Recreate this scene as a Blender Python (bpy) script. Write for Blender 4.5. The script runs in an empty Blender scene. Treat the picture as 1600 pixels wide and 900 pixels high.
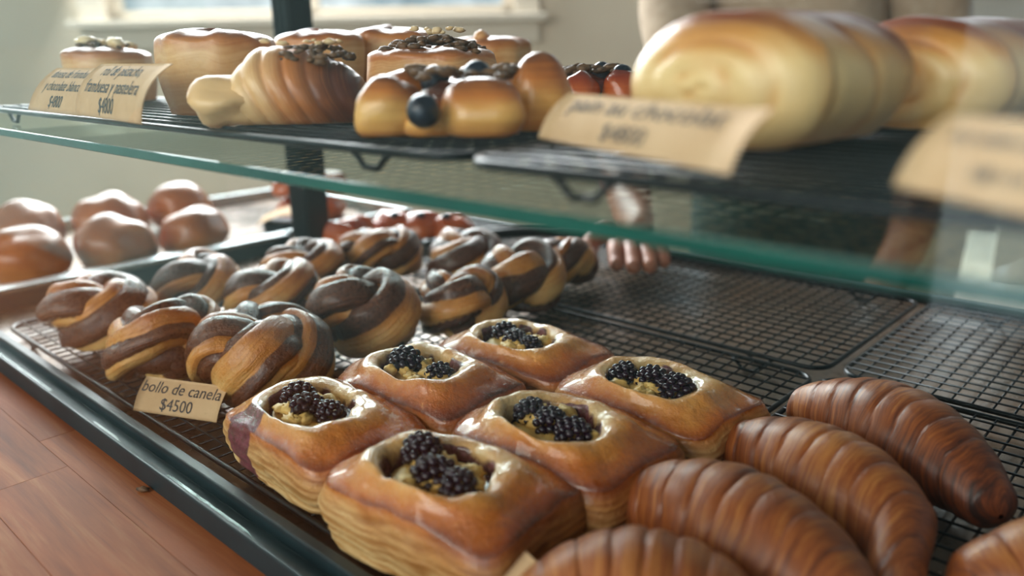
import bpy, bmesh, math, random
import numpy as np
from mathutils import Vector, Matrix, noise as mnoise

# ---------------------------------------------------------------- camera / light
SC = bpy.context.scene
COL = SC.collection
PI = math.pi
U = 0.2            # one layout unit in metres
ZR = 1.0           # height of the lower cooling racks' wires


def W(x, y, z=0.0):
    return Vector((x * U, y * U, ZR + z * U))


cam_d = bpy.data.cameras.new('camera')
cam = bpy.data.objects.new('camera', cam_d)
COL.objects.link(cam)
SC.camera = cam
cam_d.sensor_width = 36.0
cam_d.lens = 1261.94 / 1600 * 36
cam_d.clip_start = 0.01
RX, RY, RZ_ = (0.73592873, 0.67684304, -0.01709953), (0.17854811, -0.21837241, -0.95939255), (-0.65309224, 0.70299146, -0.28155557)
cam.matrix_world = Matrix(((RX[0], -RY[0], -RZ_[0], 0), (RX[1], -RY[1], -RZ_[1], 0),
                           (RX[2], -RY[2], -RZ_[2], ZR + U), (0, 0, 0, 1)))
cam_d.dof.use_dof = True
cam_d.dof.focus_distance = 2.12 * U
cam_d.dof.aperture_fstop = 4.6

world = bpy.data.worlds.new('world')
SC.world = world
world.use_nodes = True
world.node_tree.nodes['Background'].inputs[0].default_value = (0.80, 0.92, 1.0, 1)
world.node_tree.nodes['Background'].inputs[1].default_value = 0.20

SC.view_settings.view_transform = 'Standard'
SC.view_settings.look = 'None'
SC.view_settings.gamma = 1
SC.view_settings.use_curve_mapping = False
SC.view_settings.exposure = 0.0
SC.cycles.use_denoising = True
SC.cycles.max_bounces = 10
SC.cycles.transparent_max_bounces = 24
SC.cycles.caustics_reflective = False
SC.cycles.caustics_refractive = False

FW = Vector((-0.6805, 0.7327, 0))     # into the room, square to the back wall
RT = Vector((0.7327, 0.6805, 0))      # along the back wall to the right
WALL_D = 2.4


def room(r, fwd, z):
    return RT * r + FW * fwd + Vector((0, 0, z))


def area(name, loc, direction, sx, sy, power, colour):
    d = bpy.data.lights.new(name, 'AREA')
    d.shape = 'RECTANGLE'
    d.size, d.size_y, d.energy, d.color = sx, sy, power, colour
    o = bpy.data.objects.new(name, d)
    COL.objects.link(o)
    o.location = loc
    o.rotation_euler = Vector(direction).to_track_quat('-Z', 'Y').to_euler()
    return o


# daylight entering by the window in the back wall, by a window on the left and by the shop front
area('back_window_daylight', room(-0.53, WALL_D - 0.08, 1.92), -FW + Vector((0, 0, -0.25)), 1.05, 0.66, 58, (0.95, 0.98, 1.0))
area('left_window_daylight', Vector((-2.3, 0.9, 1.9)), Vector((1.0, -0.2, -0.45)), 1.2, 1.1, 46, (0.93, 0.975, 1.0))
area('shop_front_daylight', Vector((-0.55, -1.75, 1.85)), Vector((-0.05, 1.0, -0.33)), 1.7, 1.1, 25, (1.0, 0.91, 0.80))

# ---------------------------------------------------------------- helpers


def lin(h):
    h = h.lstrip('#')
    out = []
    for i in (0, 2, 4):
        c = int(h[i:i + 2], 16) / 255
        out.append(c / 12.92 if c <= 0.04045 else ((c + 0.055) / 1.055) ** 2.4)
    return tuple(out) + (1.0,)


class NT:
    def __init__(s, name):
        s.m = bpy.data.materials.new(name)
        s.m.use_nodes = True
        s.t = s.m.node_tree
        s.b = s.t.nodes['Principled BSDF']
        s.out = s.t.nodes['Material Output']

    def n(s, typ, **kw):
        nd = s.t.nodes.new(typ)
        for k, v in kw.items():
            setattr(nd, k, v)
        return nd

    def put(s, sock, val):
        if hasattr(val, 'is_output') or hasattr(val, 'links'):
            s.t.links.new(val, sock)
        elif isinstance(val, str):
            sock.default_value = lin(val)
        else:
            sock.default_value = val

    def set(s, **kw):
        for k, v in kw.items():
            s.put(s.b.inputs[k.replace('_', ' ')], v)

    def attr(s, name):
        return s.n('ShaderNodeAttribute', attribute_name=name).outputs['Fac']

    def coord(s, scale=(1, 1, 1), kind='Object'):
        tc = s.n('ShaderNodeTexCoord')
        mp = s.n('ShaderNodeMapping')
        s.t.links.new(tc.outputs[kind], mp.inputs[0])
        mp.inputs['Scale'].default_value = scale
        oi = s.n('ShaderNodeObjectInfo')
        mv = s.n('ShaderNodeVectorMath', operation='SCALE')
        mv.inputs[0].default_value = (37, 19, 53)
        s.t.links.new(oi.outputs['Random'], mv.inputs['Scale'])
        s.t.links.new(mv.outputs[0], mp.inputs['Location'])
        return mp.outputs[0]

    def noise(s, vec, scale, detail=4, rough=0.55, dist=0.0):
        nd = s.n('ShaderNodeTexNoise')
        s.put(nd.inputs['Vector'], vec)
        nd.inputs['Scale'].default_value = scale
        nd.inputs['Detail'].default_value = detail
        nd.inputs['Roughness'].default_value = rough
        nd.inputs['Distortion'].default_value = dist
        return nd.outputs['Fac']

    def math(s, op, a, b=0.0, c=0.0, clamp=False):
        nd = s.n('ShaderNodeMath', operation=op, use_clamp=clamp)
        s.put(nd.inputs[0], a)
        s.put(nd.inputs[1], b)
        s.put(nd.inputs[2], c)
        return nd.outputs[0]

    def ramp(s, fac, stops, interp='LINEAR'):
        nd = s.n('ShaderNodeValToRGB')
        cr = nd.color_ramp
        cr.interpolation = interp
        while len(cr.elements) < len(stops):
            cr.elements.new(0.5)
        for e, (p, c) in zip(cr.elements, stops):
            e.position = p
            e.color = lin(c) if isinstance(c, str) else (c, c, c, 1)
        s.put(nd.inputs[0], fac)
        return nd.outputs[0]

    def mix(s, fac, a, b, blend='MIX'):
        nd = s.n('ShaderNodeMix', data_type='RGBA', blend_type=blend)
        s.put(nd.inputs[0], fac)
        s.put(nd.inputs[6], a)
        s.put(nd.inputs[7], b)
        return nd.outputs[2]

    def combine(s, x, y, z):
        nd = s.n('ShaderNodeCombineXYZ')
        for i, v in enumerate((x, y, z)):
            s.put(nd.inputs[i], v)
        return nd.outputs[0]

    def bump(s, h, strength=0.3, dist=0.001):
        nd = s.n('ShaderNodeBump')
        nd.inputs['Strength'].default_value = strength
        nd.inputs['Distance'].default_value = dist
        s.put(nd.inputs['Height'], h)
        s.t.links.new(nd.outputs[0], s.b.inputs['Normal'])


def simple(name, c1, c2=None, rough=0.5, metal=0.0, scale=20, spec=0.5, bump=0.0, stretch=(1, 1, 1)):
    m = NT(name)
    v = m.coord(stretch)
    f = m.noise(v, scale)
    m.set(Base_Color=m.mix(m.ramp(f, [(0.3, 0.0), (0.7, 1.0)]), c1, c2 or c1), Roughness=rough, Metallic=metal)
    m.b.inputs['Specular IOR Level'].default_value = spec
    if bump:
        m.bump(m.noise(v, scale * 3), bump)
    return m.m


def link(o, parent=None):
    COL.objects.link(o)
    if parent:
        o.parent = parent
    return o


def tag(o, label=None, cat=None, group=None, kind=None):
    for k, v in (('label', label), ('category', cat), ('group', group), ('kind', kind)):
        if v:
            o[k] = v
    return o


def obj(name, mesh, mat, parent=None, loc=None, rot=None):
    o = bpy.data.objects.new(name, mesh)
    if mat and not mesh.materials:
        mesh.materials.append(mat)
    link(o, parent)
    if loc is not None:
        o.location = loc
    if rot is not None:
        o.rotation_euler = rot
    return o


def thing(name, label, cat, loc=(0, 0, 0), rotz=0.0, group=None):
    o = bpy.data.objects.new(name, None)
    o.empty_display_size = 0.02
    link(o)
    o.location = loc
    o.rotation_euler = (0, 0, rotz)
    return tag(o, label, cat, group)


def copy_tree(o, parent=None):
    c = o.copy()
    COL.objects.link(c)
    c.parent = parent
    for ch in list(o.children):
        copy_tree(ch, c)
    return c


def pymesh(name, verts, faces, smooth=True, attrs=None):
    me = bpy.data.meshes.new(name)
    me.from_pydata([tuple(map(float, v)) for v in verts], [], [tuple(f) for f in faces])
    me.update()
    if smooth:
        me.polygons.foreach_set('use_smooth', [True] * len(me.polygons))
    for k, a in (attrs or {}).items():
        at = me.attributes.new(k, 'FLOAT', 'POINT')
        at.data.foreach_set('value', np.asarray(a, dtype=np.float32).ravel())
    return me


def grid_faces(nu, nv, cu, cv, off=0, flip=False):
    fs = []
    for i in range(nu if cu else nu - 1):
        i2 = (i + 1) % nu
        for j in range(nv if cv else nv - 1):
            j2 = (j + 1) % nv
            f = (off + i * nv + j, off + i2 * nv + j, off + i2 * nv + j2, off + i * nv + j2)
            fs.append(f[::-1] if flip else f)
    return fs


class MB:
    """collects boxes, tubes and grids into one mesh"""

    def __init__(s):
        s.v, s.f = [], []

    def box(s, lo, hi):
        o = len(s.v)
        (a, b, c), (d, e, g) = lo, hi
        s.v += [(a, b, c), (d, b, c), (d, e, c), (a, e, c), (a, b, g), (d, b, g), (d, e, g), (a, e, g)]
        s.f += [tuple(o + i for i in q) for q in ((0, 3, 2, 1), (4, 5, 6, 7), (0, 1, 5, 4), (1, 2, 6, 5), (2, 3, 7, 6), (3, 0, 4, 7))]
        return s

    def tube(s, path, r, n=6, closed=False, cap=True):
        o = len(s.v)
        P = [Vector(p) for p in path]
        k = len(P)
        rs = r if hasattr(r, '__len__') else [r] * k
        ref = Vector((0.123, 0.31, 0.94))
        prev = None
        for i, p in enumerate(P):
            a = P[(i - 1) % k] if (closed or i > 0) else p
            b = P[(i + 1) % k] if (closed or i < k - 1) else p
            t = (b - a).normalized()
            if prev is None:
                nrm = ref - t * ref.dot(t)
                if nrm.length < 0.1:
                    nrm = Vector((1, 0, 0)) - t * t.x
            else:
                nrm = prev - t * prev.dot(t)
            nrm.normalize()
            prev = nrm
            bn = t.cross(nrm)
            for j in range(n):
                an = 2 * PI * j / n
                s.v.append(tuple(p + (nrm * math.cos(an) + bn * math.sin(an)) * rs[i]))
        s.f += grid_faces(k, n, closed, True, o, True)
        if not closed and cap:
            s.f.append(tuple(o + j for j in range(n)))
            s.f.append(tuple(o + (k - 1) * n + j for j in reversed(range(n))))
        return s

    def prism_x(s, prof, x0, x1):
        """closed YZ profile drawn out along X"""
        o, n = len(s.v), len(prof)
        for x in (x0, x1):
            s.v += [(x, y, z) for y, z in prof]
        for j in range(n):
            k = (j + 1) % n
            s.f.append((o + j, o + k, o + n + k, o + n + j))
        s.f.append(tuple(o + j for j in reversed(range(n))))
        s.f.append(tuple(o + n + j for j in range(n)))
        return s

    def blob(s, c, rad, seed=0, amp=0.0, fr=1.0, seg=12, rings=8):
        o = len(s.v)
        c = Vector(c)
        rad = rad if hasattr(rad, '__len__') else (rad,) * 3
        for i in range(rings + 1):
            th = PI * i / rings
            for j in range(seg):
                ph = 2 * PI * j / seg
                d = Vector((math.sin(th) * math.cos(ph), math.sin(th) * math.sin(ph), math.cos(th)))
                k = 1 + amp * mnoise.noise(d * fr + Vector((seed * 3.1, seed * 1.7, seed)))
                s.v.append((c.x + d.x * rad[0] * k, c.y + d.y * rad[1] * k, c.z + d.z * rad[2] * k))
        s.f += grid_faces(rings + 1, seg, False, True, o)
        return s

    def build(s, name, mat, parent=None, smooth=False, loc=None, rot=None, bevel=0.0):
        me = pymesh(name, s.v, s.f, smooth)
        bm = bmesh.new()
        bm.from_mesh(me)
        bmesh.ops.recalc_face_normals(bm, faces=bm.faces)
        bm.to_mesh(me)
        bm.free()
        o = obj(name, me, mat, parent, loc, rot)
        if bevel:
            b = o.modifiers.new('bevel', 'BEVEL')
            b.width, b.segments, b.limit_method = bevel, 2, 'ANGLE'
        return o


def fractal(p, seed=0.0, octv=3):
    v, a = 0.0, 1.0
    q = Vector(p) + Vector((seed * 7.3, seed * 3.7, seed * 5.1))
    for _ in range(octv):
        v += a * mnoise.noise(q)
        q = q * 2.03
        a *= 0.5
    return v


def sstep(a, b, x):
    t = np.clip((x - a) / (b - a), 0, 1)
    return t * t * (3 - 2 * t)

# ---------------------------------------------------------------- materials


def m_glass(name, tint, ior=1.45, gain=1.0):
    m = NT(name)
    m.t.nodes.remove(m.b)
    tr = m.n('ShaderNodeBsdfTransparent')
    tr.inputs[0].default_value = tint
    gl = m.n('ShaderNodeBsdfGlossy')
    gl.inputs['Roughness'].default_value = 0.0
    gl.inputs[0].default_value = (0.92, 0.98, 0.97, 1)
    ge = m.n('ShaderNodeNewGeometry')
    dt = m.n('ShaderNodeVectorMath', operation='DOT_PRODUCT')
    m.t.links.new(ge.outputs['Normal'], dt.inputs[0])
    m.t.links.new(ge.outputs['Incoming'], dt.inputs[1])
    c = m.math('SUBTRACT', 1.0, m.math('ABSOLUTE', dt.outputs['Value']), clamp=True)
    f0 = ((ior - 1) / (ior + 1)) ** 2
    fac = m.math('ADD', m.math('MULTIPLY', m.math('POWER', c, 5.0), 1 - f0), f0)
    fac = m.math('MULTIPLY', fac, gain, clamp=True)
    mx = m.n('ShaderNodeMixShader')
    m.t.links.new(fac, mx.inputs[0])
    m.t.links.new(tr.outputs[0], mx.inputs[1])
    m.t.links.new(gl.outputs[0], mx.inputs[2])
    m.t.links.new(mx.outputs[0], m.out.inputs[0])
    return m.m


GLASS = m_glass('clear_glass', (0.985, 0.995, 0.99, 1), gain=0.42)
GLASS_SHELF = m_glass('shelf_glass', (0.90, 0.97, 0.95, 1), gain=0.55)


def m_green_edge():
    m = NT('green_glass_edge')
    f = m.noise(m.coord((1, 1, 1)), 14)
    m.set(Base_Color=m.ramp(f, [(0.3, '#07433c'), (0.7, '#0f6152')]), Roughness=0.08)
    m.b.inputs['Transmission Weight'].default_value = 0.15
    return m.m


GREEN_EDGE = m_green_edge()
WIRE = simple('black_wire', '#0e1417', '#1c2327', 0.32, 0.5, 60)
RAIL = simple('painted_rail', '#24363b', '#1a292e', 0.42, 0.0, 30, bump=0.05)
POST = simple('black_post', '#0f1a1f', '#16242a', 0.4, 0.3, 12)
SILVER = simple('brushed_aluminium', '#c9d2d3', '#9fabad', 0.25, 1.0, 40, stretch=(1, 0.05, 1))


def m_caseplate():
    m = NT('stained_steel_plate')
    v = m.coord((1, 1, 1))
    a = m.noise(v, 9, 6, 0.7)
    b = m.noise(v, 70, 5, 0.65)
    c = m.mix(m.ramp(a, [(0.35, 0.0), (0.68, 1.0)]), '#77736e', '#96785f')
    c = m.mix(m.ramp(b, [(0.55, 0.0), (0.72, 0.7)]), c, '#4a4038')
    m.set(Base_Color=c, Metallic=0.35, Roughness=m.ramp(a, [(0.3, 0.14), (0.7, 0.34)]))
    m.bump(b, 0.25, 0.001)
    return m.m


PLATE = m_caseplate()


def m_stave():
    m = NT('oiled_wood')
    v = m.coord((1, 14, 14))
    a = m.noise(v, 5, 7, 0.65, 0.4)
    b = m.noise(m.coord((2, 60, 60)), 8, 3)
    big = m.noise(m.coord((3, 9, 3)), 3, 3)
    oi = m.n('ShaderNodeObjectInfo')
    c = m.ramp(a, [(0.28, '#6b3820'), (0.5, '#a05d36'), (0.72, '#c38a5c')])
    c = m.mix(m.math('MULTIPLY', oi.outputs['Random'], 0.45), c, '#743a22')
    c = m.mix(m.ramp(big, [(0.45, 0.0), (0.7, 0.6)]), c, '#a85c34')
    c = m.mix(m.ramp(b, [(0.55, 0.0), (0.75, 0.45)]), c, '#5e3122')
    m.set(Base_Color=c, Roughness=0.62)
    m.b.inputs['Specular IOR Level'].default_value = 0.25
    m.bump(a, 0.12, 0.001)
    return m.m


STAVE = m_stave()


def m_paper():
    m = NT('kraft_card')
    v = m.coord()
    a = m.noise(v, 60, 5)
    b = m.noise(v, 900, 2)
    c = m.mix(m.ramp(a, [(0.3, 0.0), (0.7, 1.0)]), '#d6b48a', '#c7a277')
    c = m.mix(m.ramp(b, [(0.62, 0.0), (0.75, 0.35)]), c, '#8d7152')
    m.set(Base_Color=c, Roughness=0.8)
    return m.m


PAPER = m_paper()
INK = simple('charcoal_print', '#33383b', '#41464a', 0.8)


def m_bun():
    m = NT('glazed_two_tone_dough')
    v = m.coord()
    big = m.noise(v, 55, 4, 0.6)
    fine = m.noise(v, 420, 4, 0.7)
    sec = m.combine(m.math('MULTIPLY', m.attr('secx'), 5.0), m.math('MULTIPLY', m.attr('secy'), 5.0), m.attr('run'))
    stk = m.noise(sec, 1.3, 4, 0.6)
    tone = m.math('ADD', m.attr('tone'), m.math('MULTIPLY', m.math('SUBTRACT', big, 0.5), 0.5))
    tone = m.math('ADD', tone, m.math('MULTIPLY', m.math('SUBTRACT', stk, 0.5), 0.7))
    tone = m.ramp(tone, [(0.40, 0.0), (0.58, 1.0)])
    bake = m.math('ADD', m.attr('bake'), m.math('MULTIPLY', m.math('SUBTRACT', m.math('MULTIPLY', m.math('ADD', big, stk), 0.5), 0.5), 1.1), clamp=True)
    dough = m.ramp(bake, [(0.10, '#e6b870'), (0.40, '#cf8a3c'), (0.7, '#a55a20'), (1.0, '#6b3516')])
    choc = m.ramp(m.math('ADD', m.math('MULTIPLY', fine, 0.6), m.math('MULTIPLY', stk, 0.4)), [(0.3, '#331608'), (0.5, '#512811'), (0.68, '#7d4720')])
    c = m.mix(tone, choc, dough)
    m.set(Base_Color=c, Roughness=m.ramp(fine, [(0.3, 0.22), (0.7, 0.42)]))
    m.b.inputs['Coat Weight'].default_value = 0.38
    m.b.inputs['Coat Roughness'].default_value = 0.14
    m.b.inputs['Subsurface Weight'].default_value = 0.0
    m.bump(m.math('ADD', m.math('MULTIPLY', fine, 1.3), m.math('ADD', m.math('MULTIPLY', big, 2.0), m.math('MULTIPLY', stk, 1.6))), 0.7, 0.0014)
    return m.m


BUN = m_bun()


def m_danish():
    m = NT('glazed_puff_pastry')
    v = m.coord()
    big = m.noise(v, 48, 4, 0.6)
    fine = m.noise(v, 330, 5, 0.7)
    lay = m.noise(m.coord((0.35, 0.35, 5.0)), 130, 3, 0.6, 0.3)
    bake = m.math('ADD', m.attr('bake'), m.math('MULTIPLY', m.math('SUBTRACT', big, 0.5), 0.55), clamp=True)
    top = m.ramp(bake, [(0.03, '#f2c98a'), (0.22, '#e29c4c'), (0.44, '#c66c24'), (0.70, '#934314'), (1.0, '#4a200d')])
    sd = m.math('ADD', m.attr('lam'), m.math('MULTIPLY', m.math('SUBTRACT', lay, 0.5), 1.3), clamp=True)
    side = m.mix(sd, m.ramp(bake, [(0.1, '#e6c48c'), (0.5, '#c88a4a'), (1.0, '#7a4020')]),
                 m.ramp(bake, [(0.1, '#c58f4f'), (0.5, '#94551f'), (1.0, '#3e1f10')]))
    c = m.mix(m.attr('side'), top, side)
    st = m.math('ADD', m.attr('stain'), m.math('MULTIPLY', m.math('SUBTRACT', big, 0.5), 0.8))
    c = m.mix(m.ramp(st, [(0.4, 0.0), (0.6, 0.92)]), c, m.ramp(fine, [(0.35, '#3a1020'), (0.7, '#7d3050')]))
    m.set(Base_Color=c, Roughness=m.mix(m.attr('side'), m.ramp(fine, [(0.3, 0.12), (0.75, 0.4)]), '#b4b4b4'))
    m.put(m.b.inputs['Coat Weight'], m.math('SUBTRACT', 0.9, m.math('MULTIPLY', m.attr('side'), 0.8)))
    m.b.inputs['Coat Roughness'].default_value = 0.1
    m.bump(m.math('ADD', m.math('MULTIPLY', fine, 1.2), m.math('ADD', m.math('MULTIPLY', m.noise(v, 140, 3), 1.4), m.math('MULTIPLY', big, 1.5))), 0.62, 0.0014)
    return m.m


DANISH = m_danish()
BERRY = simple('blackberry_skin', '#120a14', '#2d1526', 0.22, 0, 300, spec=0.6)
JAM = simple('berry_jam', '#2c0a18', '#4f1730', 0.15, 0, 200)
CUSTARD = simple('baked_custard', '#ecca7c', '#d6a552', 0.5, 0, 220, bump=0.4)


def m_croissant():
    m = NT('laminated_croissant_crust')
    s = m.attr('s')
    v = m.coord()
    w = m.noise(v, 30, 3)
    sv = m.combine(m.math('ADD', m.math('MULTIPLY', s, 5.0), m.math('MULTIPLY', w, 1.6)), m.math('MULTIPLY', m.attr('ring'), 0.5), 0.0)
    add = m.n('ShaderNodeVectorMath', operation='ADD')
    m.put(add.inputs[0], sv)
    m.put(add.inputs[1], m.coord((3, 3, 3)))
    st = m.noise(add.outputs[0], 1.6, 6, 0.7)
    big = m.noise(v, 26, 4, 0.6)
    b = m.math('ADD', m.math('MULTIPLY', st, 1.1), m.math('MULTIPLY', big, 0.5))
    b = m.math('ADD', m.math('SUBTRACT', b, 0.25), m.math('MULTIPLY', m.attr('ridge'), 0.17))
    b = m.math('ADD', b, m.math('MULTIPLY', m.math('SUBTRACT', m.attr('bake'), 0.5), 0.5), clamp=True)
    c = m.ramp(b, [(0.10, '#d9a060'), (0.36, '#bf7a3e'), (0.58, '#9a5226'), (0.8, '#6a341d'), (1.0, '#33201c')])
    m.set(Base_Color=c, Roughness=0.42)
    m.b.inputs['Coat Weight'].default_value = 0.15
    m.b.inputs['Coat Roughness'].default_value = 0.3
    m.bump(m.math('ADD', st, m.math('MULTIPLY', m.noise(v, 500, 3), 0.3)), 0.35, 0.001)
    return m.m


CROISSANT = m_croissant()


def m_loaf(name, pale, mid, dark, streak=1.0, gloss=0.3):
    m = NT(name)
    v = m.coord()
    big = m.noise(v, 32, 4, 0.6)
    s = m.noise(m.combine(m.math('MULTIPLY', m.attr('s'), 4.0 * streak), big, 0.0), 2.0, 4)
    b = m.math('ADD', m.attr('bake'), m.math('MULTIPLY', m.math('SUBTRACT', big, 0.5), 0.5))
    b = m.math('ADD', b, m.math('MULTIPLY', m.math('SUBTRACT', s, 0.5), 0.5), clamp=True)
    m.set(Base_Color=m.ramp(b, [(0.1, pale), (0.5, mid), (0.95, dark)]), Roughness=gloss + 0.1)
    m.b.inputs['Coat Weight'].default_value = 0.25
    m.b.inputs['Coat Roughness'].default_value = gloss
    m.bump(m.noise(v, 300, 4), 0.3, 0.001)
    return m.m


LOAF = m_loaf('pale_chocolate_bread', '#f0cc8c', '#d8984e', '#86401a', 0.9)
ROLL = m_loaf('pistachio_roll_crust', '#ecc489', '#c98344', '#7a3519')
SWIRL = m_loaf('swirl_pastry_crust', '#ecc288', '#c47a3e', '#5a2b18', 1.6)
ROUND = m_loaf('shiny_brown_bun_crust', '#e09a4c', '#b4642a', '#6b3214', 1.6, 0.2)
KNOB = m_loaf('fruit_knot_crust', '#e9b566', '#bd7130', '#4f2413', 0.8, 0.18)
REDDISH = m_loaf('red_glazed_crust', '#c9652f', '#9c3f1c', '#5a2012', 0.8, 0.12)
SEEDS = simple('seed_topping', '#2f2118', '#7b5a3a', 0.6, 0, 260)
PALESEED = simple('almond_flake', '#e6cfa4', '#d0ad78', 0.55, 0, 200)
BLUEB = simple('blueberry_skin', '#10151f', '#1f2a3a', 0.3, 0, 160)
CREAM = simple('pastry_cream', '#f0dfb8', '#e2c892', 0.4, 0, 120)
WALLM = simple('beige_plaster', '#dccdb8', '#d2c3ae', 0.85, 0, 4)
WALLL = simple('pale_teal_plaster', '#bcd6d3', '#adcac8', 0.85, 0, 4)
FLOORM = simple('grey_floor', '#5b5852', '#4a4843', 0.6, 0, 6)
TRIMM = simple('white_painted_trim', '#d8cdbd', '#cfc3b2', 0.5, 0, 10)
CABM = simple('cream_laminate', '#ded0ba', '#cfc0a8', 0.6, 0, 8)
KRAFTBOX = simple('kraft_board', '#b0885f', '#9c7550', 0.8, 0, 30)
WHITEBOX = simple('white_board', '#ded6c8', '#cfc6b6', 0.7, 0, 20)
SKIN = simple('skin', '#b5775a', '#a4654b', 0.5, 0, 40)
SHIRT = simple('beige_cotton', '#b9a48d', '#a8927b', 0.9, 0, 60, bump=0.2)
APRON = simple('dark_green_cotton', '#22382f', '#1a2c27', 0.9, 0, 60, bump=0.2)
TROUSER = simple('charcoal_cotton', '#23282c', '#1b2023', 0.9, 0, 40)
HAIR = simple('dark_hair', '#1d1410', '#2b1d16', 0.5, 0, 120)
TONGM = simple('black_tongs', '#14181a', '#22282b', 0.3, 0.6, 30)

# ---------------------------------------------------------------- room


def struct(o):
    o['kind'] = 'structure'
    return o


YAW = math.atan2(RT.y, RT.x)
m = MB().box((-4, -4, -0.1), (4, 4, 0.0))
struct(m.build('floor', FLOORM))
# back wall with the window opening, in its own frame (local x along RT, local y along FW)
wx0, wx1, wz0, wz1 = -1.12, 0.02, 1.292, 2.25
m = MB()
m.box((-3.2, 0, 0), (wx0, 0.12, 2.9)).box((wx1, 0, 0), (0.45, 0.12, 2.9)).box((1.55, 0, 0), (3.2, 0.12, 2.9))
m.box((0.45, 0, 0), (1.55, 0.12, 1.40)).box((0.45, 0, 2.25), (1.55, 0.12, 2.9))
m.box((wx0, 0, 0), (wx1, 0.12, wz0)).box((wx0, 0, wz1), (wx1, 0.12, 2.9))
struct(m.build('wall_back', WALLM, loc=room(0, WALL_D, 0), rot=(0, 0, YAW)))


def m_pane():
    m_ = NT('daylit_pane')
    v = m_.coord((1, 1, 1))
    f = m_.noise(v, 5, 3)
    e = m_.ramp(f, [(0.35, '#8ea3ad'), (0.6, '#dfeef4')])
    m_.set(Base_Color='#20262a', Roughness=0.05, Emission_Color=e)
    m_.b.inputs['Emission Strength'].default_value = 0.9
    return m_.m


PANE = m_pane()
PANE_BRIGHT = PANE.copy()
PANE_BRIGHT.name = 'sunlit_pane'
PANE_BRIGHT.node_tree.nodes['Principled BSDF'].inputs['Emission Strength'].default_value = 3.5
win = bpy.data.objects.new('window_1', None)
link(win)
win.location = room(0, WALL_D, 0)
win.rotation_euler = (0, 0, YAW)
struct(win)
m = MB().box((wx0 - 0.07, -0.03, wz0 - 0.07), (wx1 + 0.07, 0.0, wz0)).box((wx0 - 0.07, -0.03, wz1), (wx1 + 0.07, 0.0, wz1 + 0.07))
m.box((wx0 - 0.07, -0.03, wz0), (wx0, 0.0, wz1)).box((wx1, -0.03, wz0), (wx1 + 0.07, 0.0, wz1))
m.build('window_casing', TRIMM, win, bevel=0.004)
m = MB().box((wx0, 0.01, wz0), (wx1, 0.06, wz0 + 0.035)).box((wx0, 0.01, wz1 - 0.035), (wx1, 0.06, wz1))
m.box((wx0, 0.01, wz0), (wx0 + 0.035, 0.06, wz1)).box((wx1 - 0.035, 0.01, wz0), (wx1, 0.06, wz1)).box((-0.57, 0.01, wz0), (-0.53, 0.06, wz1))
m.build('window_sash', TRIMM, win, bevel=0.003)
for x0, x1 in ((wx0 + 0.035, -0.57), (-0.53, wx1 - 0.035)):
    MB().box((x0, 0.03, wz0 + 0.035), (x1, 0.04, wz1 - 0.035)).build('pane', PANE, win)
m = MB().box((wx0 - 0.09, -0.07, wz0 - 0.012), (wx1 + 0.09, 0.0, wz0 + 0.008))
m.build('window_sill', TRIMM, win, bevel=0.003)
win3 = bpy.data.objects.new('window_3', None)
link(win3)
win3.location = room(0, WALL_D, 0)
win3.rotation_euler = (0, 0, YAW)
struct(win3)
m = MB()
for x0, x1, z0_, z1_ in ((0.38, 1.62, 1.33, 1.40), (0.38, 1.62, 2.25, 2.32), (0.38, 0.45, 1.40, 2.25), (1.55, 1.62, 1.40, 2.25)):
    m.box((x0, -0.03, z0_), (x1, 0.0, z1_))
m.build('window_casing', TRIMM, win3, bevel=0.004)
m = MB().box((0.98, 0.01, 1.40), (1.02, 0.06, 2.25))
m.build('mullion', TRIMM, win3)
for x0, x1 in ((0.451, 0.979), (1.021, 1.549)):
    MB().box((x0, 0.03, 1.401), (x1, 0.04, 2.249)).build('pane', PANE_BRIGHT, win3)
# left wall, square to the back wall
m = MB().box((-0.12, -4.5, 0), (0, 0, 2.9))
struct(m.build('wall_left', WALLL, loc=room(-2.3, WALL_D, 0), rot=(0, 0, YAW)))
# the shop front behind the customer: a large window that the case's glass mirrors
sf = bpy.data.objects.new('window_2', None)
link(sf)
sf.location = (0.35, -1.9, 0)
struct(sf)
m = MB()
for x in (-0.95, -0.35, 0.35, 1.05, 1.75):
    m.box((x - 0.035, -0.03, 0.5), (x + 0.035, 0.03, 2.3))
m.box((-0.98, -0.03, 0.44), (1.785, 0.03, 0.5)).box((-0.98, -0.03, 2.3), (1.785, 0.03, 2.36))
m.build('window_frame', POST, sf)
for x0, x1 in ((-0.915, -0.385), (-0.315, 0.315), (0.385, 1.015), (1.085, 1.715)):
    MB().box((x0, -0.01, 0.5), (x1, 0.0, 2.3)).build('pane', PANE_BRIGHT, sf)

# ---------------------------------------------------------------- counter
CT = -0.065                       # counter top, in units below the rack wires
counter = thing('wooden_counter', 'reddish oiled butcher-block counter carrying the glass pastry case', 'counter', W(-3, 2, CT))
ctop = counter.location.z
MB().box((-0.54, -0.385, -ctop + 0.0), (1.1, 0.31, -0.028)).build('cabinet_body', CABM, counter)
rng = random.Random(4)
MB().box((-0.565, -0.10, -0.028), (1.15, 0.325, -0.0005)).build('worktop', STAVE, counter)
yrow = -0.40 + 0.0
row = 0
while yrow < -0.105:
    wd = 0.0415
    y1 = min(yrow + wd, -0.1005)
    x = -0.565 - rng.random() * 0.3
    while x < 1.15:
        ln = rng.uniform(0.38, 0.62)
        x0, x1 = max(x, -0.565), min(x + ln, 1.15)
        if x1 - x0 > 0.02:
            dz = rng.uniform(-0.0001, 0.0001)
            o = MB().box((x0 + 0.00008, yrow + 0.00008, -0.028), (x1 - 0.00008, y1 - 0.00008, dz)).build('stave', STAVE, counter, bevel=0.00012)
        x += ln
    yrow += wd
    row += 1

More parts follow.
